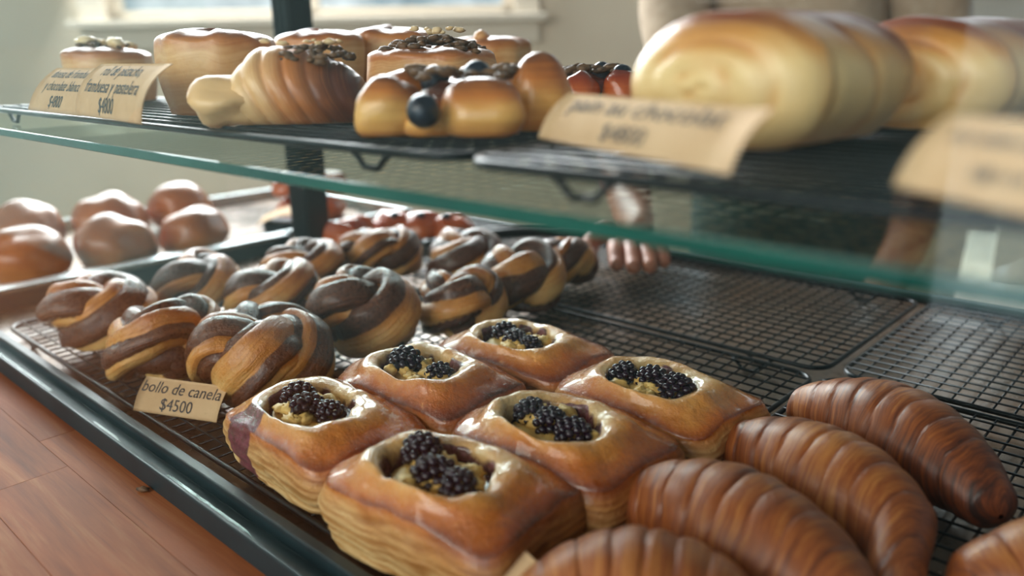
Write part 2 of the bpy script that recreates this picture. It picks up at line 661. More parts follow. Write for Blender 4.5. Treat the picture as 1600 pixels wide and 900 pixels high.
# ---------------------------------------------------------------- display case
case = thing('display_case', 'glass pastry display case with dark green metal rails and black corner post', 'display case', W(-1.4, 0.72, CT))
CB = Vector(case.location)


def cl(x, y, z):
    p = W(x, y, z) - CB
    return (p.x, p.y, p.z)


def cbox(mb, a, b):
    return mb.box(cl(*a), cl(*b))


XL, XR = -3.9, 1.6
prof = [(0.72, -0.064), (0.72, -0.008), (0.7215, 0.0), (0.728, 0.0), (0.7295, -0.03), (0.783, -0.03), (0.785, 0.006), (0.788, 0.008),
        (0.812, 0.008), (0.818, 0.0), (0.82, -0.064)]
m = MB().prism_x([(cl(0, y, 0)[1], cl(0, 0, z)[2]) for y, z in prof], cl(XL, 0, 0)[0], cl(XR, 0, 0)[0])
m.build('front_rail', RAIL, case, bevel=0.0006)
m = MB()
cbox(m, (XL, 0.82, -0.064), (XR, 3.55, -0.052))
m.build('base_plate', PLATE, case)
m = MB()
cbox(m, (XL, 3.55, -0.064), (XR, 3.60, -0.01))
m.build('back_rail', RAIL, case, bevel=0.001)
m = MB()
cbox(m, (XL - 0.07, 0.72, -0.064), (XL, 2.386, 0.02))
m.build('side_rail', RAIL, case, bevel=0.0008)
m = MB()
cbox(m, (XL - 0.075, 0.72, 0.0205), (XL - 0.002, 2.386, 0.045))
m.build('side_trim', SILVER, case, bevel=0.001)
m = MB()
cbox(m, (XL + 0.01, 2.40, -0.064), (XL + 0.17, 2.54, 2.7))
for dx in (0.0, 0.05, 0.1):
    cbox(m, (XL + 0.035 + dx, 2.388, -0.064), (XL + 0.06 + dx, 2.401, 2.7))
m.build('corner_post', POST, case, bevel=0.0008)
m = MB()
cbox(m, (XL - 0.045, 0.74, 0.0455), (XL - 0.025, 2.06, 2.7))
m.build('side_glass', GLASS, case)
m = MB()
cbox(m, (XL, 0.752, -0.0295), (XR, 0.770, 2.7))
m.build('front_glass', GLASS, case)
for x, y in ((-3.729, 2.42), (1.52, 2.42)):
    m = MB()
    cbox(m, (x, y, 0.70), (x + 0.08, y + 0.06, 0.7745))
    m.build('shelf_bracket', POST, case)

# glass shelf
shelf = thing('glass_shelf', 'thick green-edged glass shelf above the tray of buns', 'shelf', W(-1.2, 1.8, 0.775))
SBZ = Vector(shelf.location)


def sl(x, y, z):
    p = W(x, y, z) - SBZ
    return (p.x, p.y, p.z)


MB().box(sl(-3.72, 0.797, 0.775), sl(XR, 2.9, 0.798)).build('pane', GLASS_SHELF, shelf)
MB().box(sl(-3.72, 0.79, 0.775), sl(XR, 0.7968, 0.798)).build('polished_edge', GREEN_EDGE, shelf, bevel=0.0006)

# ---------------------------------------------------------------- cooling racks


def rack(label, x0, x1, y0, y1, z, foot, pitch=0.0105, group='black wire cooling racks'):
    """x0..y1 and z in units; wires on top at z"""
    cx, cy = (x0 + x1) / 2, (y0 + y1) / 2
    hx, hy = (x1 - x0) / 2 * U, (y1 - y0) / 2 * U
    fh = foot * U
    t = thing('cooling_rack', label, 'cooling rack', W(cx, cy, z) - Vector((0, 0, fh)), 0, group)
    rw, rf, c = 0.0007, 0.0017, 0.014
    zt = fh - rw
    path = []
    for sx, sy, a0 in ((1, 1, 0), (-1, 1, 90), (-1, -1, 180), (1, -1, 270)):
        for k in range(6):
            a = math.radians(a0 + 90 * k / 5)
            path.append((sx * (hx - c) + c * math.cos(a), sy * (hy - c) + c * math.sin(a), zt - 0.0012))
    MB().tube(path, rf, 8, True).build('rim', WIRE, t, True)
    for name, n, ax in (('long_wires', int(2 * hy / pitch), 0), ('cross_wires', int(2 * hx / pitch), 1)):
        mb = MB()
        h, L = (hy, hx) if ax == 0 else (hx, hy)
        for i in range(1, n):
            q = -h + 2 * h * i / n
            e = L - (c - math.sqrt(max(0, c * c - max(0, abs(q) - (h - c)) ** 2)))
            zz = zt if ax == 0 else zt - 0.0012
            a, b = ((-e, q, zz), (e, q, zz)) if ax == 0 else ((q, -e, zz), (q, e, zz))
            mb.tube([a, b], rw, 5)
        o = mb.build(name, WIRE, t, True)
        o['kind'] = 'stuff'
    for sx in (-1, 1):
        for sy in (-1, 1):
            p = [(-0.012, 0, zt - 0.002), (-0.008, 0, zt - 0.004), (-0.004, 0, 0.0016), (0.004, 0, 0.0016), (0.008, 0, zt - 0.004), (0.012, 0, zt - 0.002)]
            o = MB().tube(p, 0.0013, 6).build('foot', WIRE, t, True)
            o.location = (sx * (hx - 0.045), sy * (hy - 0.003), 0)
    return t


FOOT = 0.0515
rack('wide black wire cooling rack under the cinnamon buns and blackberry pastries', -3.52, -0.915, 0.86, 2.40, 0, FOOT)
rack('black wire cooling rack under the row of croissants', -0.885, 0.65, 0.86, 2.42, 0, FOOT)
rack('empty black wire cooling rack behind the blackberry pastries, near the hand', -3.0, -0.915, 2.455, 3.43, 0, FOOT)
rack('empty black wire cooling rack behind the croissants', -0.87, 0.65, 2.47, 3.45, 0, FOOT)
rack('small black wire cooling rack under the blueberry pastry beside the post', -3.70, -3.03, 2.56, 3.43, 0, FOOT)
rack('black wire cooling rack on the glass shelf under rolls and swirl pastry', -3.25, -0.925, 0.865, 2.86, 0.85, 0.0512)
rack('black wire cooling rack on the glass shelf under pale chocolate breads', -0.89, 0.65, 0.845, 2.86, 0.85, 0.0512)

# ---------------------------------------------------------------- cinnamon buns


def knot_mesh(seed, r, h):
    g = np.random.default_rng(seed)
    N, M = 260, 48
    t = np.linspace(0, 2 * PI, N, endpoint=False)
    ph = g.uniform(0, 2 * PI)
    q = 3 if seed % 4 else 5
    aw = 0.40 if q == 3 else 0.34
    rr = 1 + aw * np.cos(q * t + ph)
    c = np.stack([rr * np.cos(2 * t), rr * np.sin(2 * t), 0.52 * np.sin(q * t + ph)], 1)
    for k in (1, 2, 3):
        c += 0.06 * g.normal(size=(1, 3)) * np.sin(k * t + g.uniform(0, 6))[:, None]
    T = np.roll(c, -1, 0) - np.roll(c, 1, 0)
    T /= np.linalg.norm(T, axis=1)[:, None]
    Nn = c - np.array([0, 0, -0.55])
    Nn -= (Nn * T).sum(1)[:, None] * T
    Nn /= np.linalg.norm(Nn, axis=1)[:, None]
    B = np.cross(T, Nn)
    K = 4 if seed % 2 else 6
    wds = g.uniform(0.7, 1.5, K)
    wds[1::2] *= 1.1
    ed = np.concatenate([[0], np.cumsum(wds) / wds.sum()]) * 2 * PI
    tones = np.array([(i % 2) for i in range(K)], float)
    tones = 1 - tones
    depth = g.uniform(0.16, 0.30, K)
    a = np.linspace(0, 2 * PI, M, endpoint=False)
    tw = g.choice([-1, 1])
    A, TT = np.meshgrid(a, t)
    al = (A + tw * TT + 0.25 * np.sin(3 * TT + ph)) % (2 * PI)
    idx = np.clip(np.searchsorted(ed, al, side='right') - 1, 0, K - 1)
    x = (al - ed[idx]) / (ed[idx + 1] - ed[idx])
    bump = 1 - depth[idx] * np.abs(2 * x - 1) ** 3
    w = 0.80 + 0.08 * np.sin(2 * TT + ph * 2)
    th = 0.60
    sgn = lambda s, e: np.sign(s) * np.abs(s) ** e
    P = c[:, None, :] + B[:, None, :] * (w * bump * sgn(np.cos(A), 0.85))[..., None] + Nn[:, None, :] * (th * bump * sgn(np.sin(A), 0.85))[..., None]
    P = P.reshape(-1, 3)
    tilt = g.uniform(-0.16, 0.16, 2)
    P[:, 2] += P[:, 0] * tilt[0] + P[:, 1] * tilt[1]
    rad = np.hypot(P[:, 0], P[:, 1])
    P[:, :2] *= r / np.quantile(rad, 0.985)
    z = P[:, 2]
    z = (z - z.min()) / (z.max() - z.min())
    z = (z - 0.12) / 0.88 * h
    bot = z < 0.10 * h
    z = np.where(bot, 0.10 * h * np.exp(np.minimum(0, (z - 0.10 * h)) / (0.10 * h)) * 0.98 - 0.0 * h, z)
    z = z - z.min()
    P[:, 2] = z
    for i in range(len(P)):
        P[i] += 0.0011 * np.array(mnoise.noise_vector(Vector(P[i]) * 70 + Vector((seed, 0, 0))))
    P[:, 2] = np.maximum(P[:, 2], 0.0)
    dd = np.minimum(x, 1 - x) * (ed[idx + 1] - ed[idx])
    tone = (0.5 + (tones[idx] - 0.5) * np.clip(dd / 0.16, 0, 1)).ravel()
    bake = np.clip(0.12 + 0.62 * (P[:, 2] / h) ** 1.6, 0, 1)
    return pymesh('knot_strand', P, grid_faces(N, M, True, True), True, {'tone': tone, 'bake': bake, 'secx': np.cos(al), 'secy': np.sin(al), 'run': np.cos(TT + ph) * 0.8})


def dome_mesh(seed, r, h):
    nu, nv = 12, 28
    P = []
    for i in range(nu):
        th = PI * i / (nu - 1)
        for j in range(nv):
            ph = 2 * PI * j / nv
            d = Vector((math.sin(th) * math.cos(ph), math.sin(th) * math.sin(ph), math.cos(th)))
            k = 1 + 0.09 * mnoise.noise(d * 3 + Vector((seed, 0, 0)))
            P.append((d.x * r * k, d.y * r * k, h * 0.5 + h * 0.5 * d.z))
    n = len(P)
    return pymesh('bun_heart', P, grid_faces(nu, nv, False, True), True, {'tone': [0.25] * n, 'bake': [0.4] * n, 'secx': [0.0] * n, 'secy': [0.0] * n, 'run': [0.0] * n})


buns = [
    (-3.06, 1.06, 0.215, 0.245, 'chocolate-swirled cinnamon bun at the far left end of the tray, dark strip across its top'),
    (-2.54, 1.055, 0.200, 0.275, 'cinnamon bun behind the small price card, wide pale strap over a dark belly'),
    (-3.11, 1.47, 0.185, 0.235, 'glazed cinnamon bun in front of the bright metal side rail'),
    (-2.15, 1.195, 0.218, 0.27, 'large cinnamon bun touching the blackberry pastry with purple juice, nearest of the buns'),
    (-2.75, 1.60, 0.195, 0.245, 'cinnamon bun in the middle of the left heap, behind the two front buns'),
    (-2.99, 1.90, 0.19, 0.235, 'half-hidden cinnamon bun in front of the black post'),
    (-2.22, 1.63, 0.205, 0.29, 'tall cinnamon bun with a burnt black mark on its right side'),
    (-2.92, 2.25, 0.20, 0.25, 'very dark chocolate cinnamon bun right of the black post'),
    (-2.59, 2.48, 0.185, 0.23, 'pale-sided cinnamon bun in front of the black tongs'),
    (-2.08, 1.96, 0.175, 0.245, 'pale cinnamon bun with a flat dough strap just behind the rear blackberry pastry'),
    (-2.13, 2.34, 0.185, 0.26, 'dark brown cinnamon bun between the pale bun and the golden bun at the rear right'),
    (-2.22, 2.72, 0.165, 0.225, 'golden orange cinnamon bun nearest to the hand'),
]
for i, (x, y, r, h, lab) in enumerate(buns):
    t = thing('cinnamon_bun', lab, 'bun', W(x, y, 0.001), rng.uniform(0, 6.28), 'cinnamon buns on the lower tray')
    obj('knot_strand', knot_mesh(11 + i * 3, r * U, h * U), BUN, t)
    obj('bun_heart', dome_mesh(i, r * U * 0.74, h * U * 0.62), BUN, t)

# ---------------------------------------------------------------- blackberry pastries


def danish_mesh(seed, a, b, H, stain_dir=None, browner=0.0):
    NA = 144
    # profile rows: (kind, parameter)
    rows = []
    for k in range(3):
        rows.append(('hole', k / 3))
    for k in range(5):
        rows.append(('wall', k / 4))
    for k in range(1, 13):
        rows.append(('top', k / 12))
    for k in range(1, 21):
        rows.append(('side', k / 20))
    for k in range(1, 3):
        rows.append(('base', k / 2))
    P, bake, side, lam, stain = [], [], [], [], []
    th = np.linspace(0, 2 * PI, NA, endpoint=False)
    e = 5.5
    for kind, s in rows:
        for an in th:
            ca, sa = math.cos(an), math.sin(an)
            R = (abs(ca / a) ** e + abs(sa / b) ** e) ** (-1 / e)
            corner = (abs(math.sin(2 * math.atan2(sa / b, ca / a)))) ** 6
            R *= 1 + 0.03 * corner + 0.03 * fractal((ca * 1.6, sa * 1.6, seed), seed, 2)
            rh = ((ca / (a * 0.53)) ** 2 + (sa / (b * 0.60)) ** 2) ** -0.5
            rh *= 1 + 0.08 * fractal((ca * 2, sa * 2, 3.1), seed, 2)
            hump = 1 + 0.07 * fractal((ca * 1.3, sa * 1.3, 9.0), seed, 2)
            br = browner * (0.5 + 0.5 * ca)
            zc = 0.74 - 0.08 * corner                      # crest height at the outer edge
            st = 0.0
            sd = lm = 0.0
            if kind == 'hole':
                rad, z = rh * 0.86 * s, 0.66
                bk, st = 0.3, 0.75
            elif kind == 'wall':
                rad = rh * (0.86 + 0.14 * s)
                z = 0.66 + 0.27 * s ** 0.8
                bk = 0.08
                st = 1.0 - 0.58 * s + 0.75 * fractal((ca * 2.2, sa * 2.2, 1.7), seed, 2)
            elif kind == 'top':
                rad = rh + (R * 0.985 - rh) * s
                z = 0.93 + 0.07 * math.sin(PI * min(1, s * 1.8)) - (0.93 - zc) * s ** 1.5
                bk = 0.05 + 0.40 * s ** 0.9 + 0.20 * max(0, s - 0.8) / 0.2 + br * (0.15 + 0.45 * s)
                if stain_dir is not None:
                    dd = math.cos(an - stain_dir)
                    st = max(0, (dd - 0.93) / 0.07) * 1.5
            elif kind == 'side':
                z = zc * (1 - s) + 0.01
                bulge = 0.985 + 0.075 * math.sin(PI * min(1, s * 1.15)) - 0.02 * s
                n1 = fractal((an * 1.4, 0, s * 2.5), seed + 4, 2)
                n2 = fractal((an * 2.5, 3, s * 6), seed + 9, 2)
                ly = math.sin(2 * PI * (s * 6.0 + 0.9 * n1 + 0.35 * n2 + 0.25 * math.sin(an * 2 + seed)))
                rad = R * (bulge + 0.011 * ly * (0.4 + 0.6 * s) + 0.025 * n1)
                bk = 0.30 * (1 - s) ** 1.6 + 0.05 + br * 0.8 + 0.1 * fractal((ca, sa, s), seed, 2)
                sd = min(1.0, s * 4)
                lm = 0.5 - 0.5 * ly
                if stain_dir is not None:
                    dd = math.cos(an - stain_dir)
                    st = max(0, (dd - 0.962) / 0.038) * 1.5 * (1.15 - 0.45 * s)
            else:
                rad, z = R * (0.94 - 0.9 * s), 0.0
                bk, sd, lm = 0.5, 1, 0.5
            z = z * H * hump + 0.0010 * fractal((ca * rad * 60, sa * rad * 60, z * 2), seed, 2) * (kind in ('top', 'side'))
            ho = 1.0 if kind in ('hole', 'wall') else ((1 - s) ** 1.2 if kind == 'top' else 0.0)
            P.append((ca * rad - 0.001 * ho, sa * rad - 0.006 * ho, max(0.0, z)))
            bake.append(min(1, max(0, bk)))
            side.append(sd)
            lam.append(lm)
            stain.append(st)
    nr = len(rows)
    return pymesh('puff_dough', P, grid_faces(nr, NA, False, True), True, {'bake': bake, 'side': side, 'lam': lam, 'stain': stain})


def berry_mesh(seed=0):
    mb = MB()
    n = 46
    for i in range(n):
        zf = 1 - 2 * (i + 0.5) / n
        ph = i * 2.39996 + seed
        rr = math.sqrt(1 - zf * zf)
        k = 1 + 0.05 * math.sin(i * 7.1 + seed)
        mb.blob((rr * math.cos(ph) * 0.0066 * k, rr * math.sin(ph) * 0.0066 * k, zf * 0.0078 * k), 0.00205, i, 0.0, 1, 8, 6)
    return pymesh('blackberry', mb.v, mb.f, True)


def lumps_mesh(seed, a, b, z0):
    g = random.Random(seed)
    mb = MB()
    P, F = [], []
    NR, NA = 7, 30
    for i in range(NR):
        for j in range(NA):
            an = 2 * PI * j / NA
            s = i / (NR - 1)
            x, y = a * s * math.cos(an), b * s * math.sin(an)
            P.append((x, y, z0 + 0.0012 - 0.002 * s * s + 0.0022 * fractal((x * 130, y * 130, 2), seed, 3)))
    mb.v, mb.f = P, grid_faces(NR, NA, False, True)
    for k in range(11):
        an = g.uniform(0, 2 * PI)
        s = g.uniform(0.25, 0.88)
        mb.blob((a * s * math.cos(an), b * s * math.sin(an), z0 + 0.0018), (g.uniform(0.0035, 0.006), g.uniform(0.003, 0.005), g.uniform(0.002, 0.0034)),
                seed + k, 0.7, 2.5, 12, 8)
    return pymesh('custard', mb.v, mb.f, True)


BERRIES = [berry_mesh(s) for s in (0.0, 1.3, 2.9)]
for b_ in BERRIES:
    b_.materials.append(BERRY)
dan = [
    (-1.12, 1.005, 6, 0.205, None, 0.42, 'blackberry pastry nearest the camera, deep brown crust and three berries in a round well', [(-15, 7, 1.15), (2, -4, 1.1), (15, -5, 1.0)]),
    (-1.61, 1.03, -4, 0.185, math.radians(240), 0.25, 'blackberry pastry with purple juice spilled down its pale side, beside the price card', [(-14, 2, 1.1), (1, -2, 1.1), (14, 3, .95)]),
    (-1.085, 1.33, 0, 0.20, None, 0.38, 'blackberry pastry in the middle of the front row, thin pink cream ring above the berries', [(-15, 2, 1.0), (0, -1, 1.05), (14, -2, 1.0)]),
    (-1.575, 1.355, 2, 0.20, None, 0.5, 'blackberry pastry with a dark scorched right corner, between the juice-stained one and the buns', [(-11, 0, 1.2), (14, 1, .9)]),
    (-1.55, 1.72, 3, 0.185, None, 0.3, 'rearmost blackberry pastry, in front of the flat-strapped pale bun', [(-13, 4, 1.0), (0, -2, .95), (13, -3, .85)]),
    (-1.06, 1.70, -3, 0.185, None, 0.12, 'pale golden blackberry pastry beside the empty rack and the croissants', [(-16, -2, 1.0), (-1, 3, 1.05), (15, 1, 1.1)]),
]
for i, (x, y, rot, h, sdir, brn, lab, bs) in enumerate(dan):
    a, b, H = 0.0475, 0.0335, h * U
    t = thing('blackberry_pastry', lab, 'pastry', W(x, y, 0.001), math.radians(rot), 'blackberry pastries on the lower tray')
    obj('puff_dough', danish_mesh(i + 2.5, a, b, H, sdir, brn), DANISH, t)
    ha, hb, z0 = a * 0.50, b * 0.57, H * 0.79
    mb = MB()
    P = []
    for r_ in range(5):
        for j in range(28):
            an = 2 * PI * j / 28
            s = r_ / 4
            P.append((ha * s * math.cos(an), hb * s * math.sin(an), z0 - 0.001 + 0.0006 * math.sin(j * 3 + r_)))
    obj('jam', pymesh('jam', P, grid_faces(5, 28, False, True)), JAM, t, (-0.001, -0.006, 0))
    c = obj('custard', lumps_mesh(i * 5 + 1, ha * 0.90, hb * 0.86, z0 + 0.0012), CUSTARD, t)
    c.location = (ha * 0.04 - 0.001, -hb * 0.06 - 0.006, 0)
    for k, (bx, by, sc) in enumerate(bs):
        o = obj('blackberry', BERRIES[(i + k) % 3], None, t, (bx * 0.001 - 0.001, by * 0.001 - 0.006, z0 + 0.0032 * sc),
                (1.45 + 0.25 * math.sin(i * 3 + k), 0.6 * k, 1.2 + 0.9 * math.sin(2.2 * i + 1.9 * k)))
        o.scale = (sc * 0.98,) * 3

# ---------------------------------------------------------------- croissants


def croissant_mesh(seed, L, R, bend, nb=9, burn=0.0, tipcurl=0.0, flat=0.92, slant=0.35):
    g = np.random.default_rng(seed)
    N, M = 190, 48
    P, s_, ridge, bake, ring = [], [], [], [], []
    Rc = L / max(bend, 1e-3)
    jit = g.uniform(-0.12, 0.12, 40)
    for i in range(N):
        u = i / (N - 1)
        phi = (u - 0.5) * bend
        c = Vector((Rc * math.sin(phi), Rc * (math.cos(phi) - 1), 0))
        tn = Vector((math.cos(phi), -math.sin(phi), 0))
        nr = Vector((math.sin(phi), math.cos(phi), 0))
        endk = math.sin(PI * (0.015 + 0.97 * u))
        base = R * (0.30 + 0.70 * endk ** 0.85) * min(1.0, (min(u, 1 - u) / 0.035 + 0.02)) ** 0.5
        for j in range(M):
            an = 2 * PI * j / M
            k = abs(2 * u - 1)
            sv = k * nb / 2 + slant * math.sin(an + 0.6) * (1 if u > 0.5 else -1) + 0.12 * fractal((u * 5, math.cos(an) * 1.2, math.sin(an) * 1.2), seed, 2)
            sv += 20
            fl = math.floor(sv)
            fr = sv - fl + jit[fl % 40] * 0.0
            prof = math.sin(PI * min(max(fr, 0.0), 1.0)) ** 0.45
            r = base * (0.95 + 0.055 * prof - 0.03 * fr) * (1 + 0.05 * fractal((u * 3, math.cos(an), math.sin(an)), seed + 3, 2))
            y, z = r * math.cos(an), r * math.sin(an) * flat
            p = c + nr * y + Vector((0, 0, z))
            P.append([p.x, p.y, p.z])
            s_.append(sv)
            ridge.append(max(0.0, 1 - prof) ** 1.5)
            ring.append(math.cos(an))
            bake.append(0.5 + burn * (0.6 * u - 0.1) + 0.15 * k - 0.12 * math.sin(an))
    P = np.array(P)
    zc = P[:, 2]
    bz = -0.72 * R * flat
    u = np.repeat(np.linspace(0, 1, N), M)
    # tips droop until they touch the rack
    droop = (np.abs(2 * u - 1) ** 2.2) * R * 0.34
    zc = zc - droop
    zc = np.where(zc < bz, bz + (zc - bz) * 0.04, zc)
    if tipcurl:
        k = sstep(0.80, 1.0, u)
        P[:, 1] += -tipcurl * k * R
        zc = zc
    P[:, 2] = zc - zc.min()
    return pymesh('croissant', P, grid_faces(N, M, False, True, flip=True), True, {'s': s_, 'ridge': ridge, 'bake': bake, 'ring': ring})


cro = [
    (-0.625, 1.0, 24, 0.100, 0.0275, 0.7, 0.0, 0.0, 'croissant at the bottom edge, closest to the camera, right of the front blackberry pastry'),
    (-0.61, 1.31, -10, 0.128, 0.0265, 0.75, 0.1, 0.0, 'second croissant from the front with a grey left tip beside a blackberry pastry'),
    (-0.575, 1.63, -20, 0.126, 0.0245, 0.6, 0.1, 0.75, 'croissant with a curled hooked right tip, third from the front'),
    (-0.535, 1.955, -24, 0.128, 0.0255, 0.6, 0.75, 0.0, 'rear croissant scorched dark at its right end, next to the empty rack'),
    (-0.03, 1.60, 20, 0.115, 0.027, 0.6, -0.1, 0.0, 'croissant cut by the right edge of the picture'),
]
for i, (x, y, rot, L, R, bend, burn, curl, lab) in enumerate(cro):
    me = croissant_mesh(i + 3, L, R, bend, 9, burn, curl)
    o = obj('croissant', me, CROISSANT, None, W(x, y, 0.001), (0, 0, math.radians(rot)))
    tag(o, lab, 'croissant', 'croissants on the lower tray')

# ---------------------------------------------------------------- shelf pastries
SZ = 0.8505


def loaf_mesh(seed, L, R, H, brown=0.5, turns=3.0):
    """rolled loaf lying along local Y, its coiled end showing on local -Y"""
    N, M = 60, 56
    P, s_, bake = [], [], []
    for i in range(N):
        v = i / (N - 1)
        if v < 0.3:
            k = (v / 0.3)
            rad = math.sin(k * PI / 2) ** 0.9
            y = -L / 2 - 0.34 * L * math.cos(k * PI / 2)
        elif v < 0.8:
            k = (v - 0.3) / 0.5
            rad, y = 1.0, -L / 2 + L * k
        else:
            k = (v - 0.8) / 0.2
            rad = math.cos(k * PI / 2)
            y = L / 2 + 0.30 * L * math.sin(k * PI / 2)
        for j in range(M):
            an = 2 * PI * j / M
            sp = turns * rad + an / (2 * PI) if v < 0.3 else turns * 1.0 + 4 * (v - 0.3) + 0.2 * math.sin(an)
            fr = sp % 1.0
            dip = abs(2 * fr - 1) ** 4
            n = fractal((math.cos(an) * 1.2, math.sin(an) * 1.2, y * 30), seed, 2)
            rr = rad * (1 + 0.05 * n) * (1 - 0.035 * dip * (v >= 0.3))
            x = R * rr * math.cos(an)
            z = H / 2 + H / 2 * rr * math.sin(an)
            yy = y + (0.035 * L * dip if v < 0.3 else 0)
            zz = z if z > 0.12 * H else 0.12 * H + (z - 0.12 * H) * 0.3
            P.append((x, yy, zz))
            s_.append(sp)
            bake.append(brown * (max(0, (z / H - 0.62)) * 2.0) + 0.06 + (0.3 if v >= 0.3 else 0.34) * dip + 0.3 * max(0, 0.18 - z / H) * 3 + 0.62 * brown * max(0, v - 0.34) * (0.35 + max(0, z / H)))
    P = np.array(P)
    P[:, 2] -= P[:, 2].min()
    return pymesh('chocolate_bread', P, grid_faces(N, M, False, True), True, {'s': s_, 'bake': np.clip(bake, 0, 1)})


for i, (x, y, rot, L, R, H, br, lab) in enumerate([
        (-0.60, 1.27, -6, 0.050, 0.0345, 0.0445, 1.05, 'big pale chocolate bread roll behind the pain au chocolat card'),
        (-0.46, 1.74, -10, 0.056, 0.034, 0.043, 1.3, 'chocolate bread roll on the glass shelf behind the big pale one'),
        (-0.16, 2.14, -12, 0.055, 0.032, 0.042, 1.6, 'dark-topped chocolate bread at the right rear of the glass shelf')]):
    o = obj('chocolate_bread', loaf_mesh(i + 1, L, R, H, br), LOAF, None, W(x, y, SZ), (0, 0, math.radians(rot)))
    tag(o, lab, 'bread', 'chocolate breads on the glass shelf')


def roll_mesh(seed, r, h, flare=0.12, lobes=0.09):
    N, M = 40, 60
    P, s_, bake = [], [], []
    for i in range(N):
        v = i / (N - 1)
        if v < 0.12:
            rad, z = v / 0.12 * (1 - flare), 0.0
        elif v < 0.62:
            k = (v - 0.12) / 0.5
            rad, z = (1 - flare) + flare * math.sin(k * PI / 2) + 0.03 * math.sin(PI * k), 0.84 * k
        else:
            k = (v - 0.62) / 0.38
            rad = math.cos(k * PI / 2) ** 0.6
            z = 0.84 + 0.16 * math.sin(k * PI / 2) ** 0.8
        for j in range(M):
            an = 2 * PI * j / M
            d = (math.cos(an), math.sin(an))
            n = fractal((d[0] * 1.4, d[1] * 1.4, z * 0.8), seed, 2)
            fold = abs(math.sin(an * 1.0 + seed + 0.5 * z)) ** 0.25
            rr = r * rad * (1 + lobes * n - 0.06 * (1 - fold))
            zz = h * z * (1 + 0.06 * n)
            P.append((rr * d[0], rr * d[1], max(0, zz)))
            s_.append(z * 2 + 0.3 * n)
            bake.append(0.22 + 0.12 * n + 0.75 * max(0, z - 0.74) / 0.26 * (0.7 if v > 0.8 else 1) + 0.35 * max(0, 0.25 - z) * 2 + 0.3 * max(0, v - 0.66))
    return pymesh('roll_dough', P, grid_faces(N, M, False, True), True, {'s': s_, 'bake': np.clip(bake, 0, 1)})


def scatter(seed, n, rx, ry, z, size, amp=0.5, dome=0.0, ecc=1.6):
    g = random.Random(seed)
    mb = MB()
    for k in range(n):
        a, s = g.uniform(0, 2 * PI), math.sqrt(g.random())
        sz = size * g.uniform(0.6, 1.3)
        mb.blob((rx * s * math.cos(a), ry * s * math.sin(a), z - dome * s * s + g.uniform(0, size)), (sz * g.uniform(1, ecc), sz * g.uniform(0.7, 1.1), sz * 0.6), k, amp, 2, 8, 5)
    return pymesh('topping', mb.v, mb.f, True)


rolls = [
    (-3.045, 1.215, 0.030, 0.037, 'small pistachio roll behind the two left cards, chocolate flakes and cream on top', True),
    (-2.11, 1.13, 0.0305, 0.043, 'tall smooth pistachio roll right of the two overlapping cards', False),
    (-2.44, 1.68, 0.031, 0.0455, 'pistachio roll in the second row, directly below the black post', False),
    (-2.43, 1.99, 0.032, 0.0475, 'pistachio roll below the window frame, behind the seeded pastry', False),
    (-2.23, 2.29, 0.032, 0.040, 'pistachio roll with a knob on its rim, farthest right of the rolls', False),
]
for i, (x, y, r, h, lab, top) in enumerate(rolls):
    t = thing('pistachio_roll', lab, 'roll', W(x, y, SZ), i * 1.3, 'pistachio rolls on the glass shelf')
    obj('roll_dough', roll_mesh(i + 1.5, r, h), ROLL, t)
    if top:
        obj('chocolate_flakes', scatter(3, 16, r * 0.6, r * 0.6, h * 0.99, 0.003), SEEDS, t)
        obj('cream', scatter(5, 5, r * 0.55, r * 0.55, h * 0.98, 0.0055, 0.4), CREAM, t)
    if i == 4:
        mb = MB().blob((0.016, 0.0, h * 0.98), (0.008, 0.006, 0.006), 3, 0.2, 2, 16, 10)
        obj('dough_knob', pymesh('dough_knob', mb.v, mb.f, True, {'s': [0.2] * len(mb.v), 'bake': [0.45] * len(mb.v)}), ROLL, t)

# swirl pastry: a folded, rolled croissant with a lip of pale dough and a seeded back
t = thing('swirl_pastry', 'layered swirl pastry with a pale lip and seeded dark right side on the shelf', 'pastry', W(-1.68, 1.06, SZ), math.radians(38))


def swirl_mesh(seed):
    N, M = 90, 48
    P, s_, bake = [], [], []
    for i in range(N):
        u = i / (N - 1)
        x = -0.036 + 0.074 * u
        prof = math.sin(PI * (0.10 + 0.84 * u)) ** 0.55
        h = (0.014 + 0.020 * float(sstep(0.05, 0.42, u))) * prof ** 0.8
        b = 0.026 * prof
        if u < 0.03:
            h *= (u / 0.03) ** 0.5 + 0.02
            b *= (u / 0.03) ** 0.5 + 0.02
        if u > 0.96:
            h *= ((1 - u) / 0.04) ** 0.5 + 0.02
            b *= ((1 - u) / 0.04) ** 0.5 + 0.02
        for j in range(M):
            an = 2 * PI * j / M
            sv = u * 8 + 0.9 * math.sin(an) * 0.6 + 0.15 * fractal((u * 4, math.cos(an), math.sin(an)), seed, 2)
            fr = sv % 1
            k = 1 - 0.06 * abs(2 * fr - 1) ** 3
            y = b * k * math.cos(an)
            z = max(0.0, h * (0.42 + 0.58 * k * math.sin(an)))
            P.append((x - 0.006 * math.sin(an) * (1 - u), y, z))
            s_.append(sv)
            bake.append(0.05 + 0.85 * float(sstep(0.25, 0.95, u)) + 0.12 * abs(2 * fr - 1) ** 3)
    return pymesh('rolled_dough', P, grid_faces(N, M, False, True), True, {'s': s_, 'bake': np.clip(bake, 0, 1)})


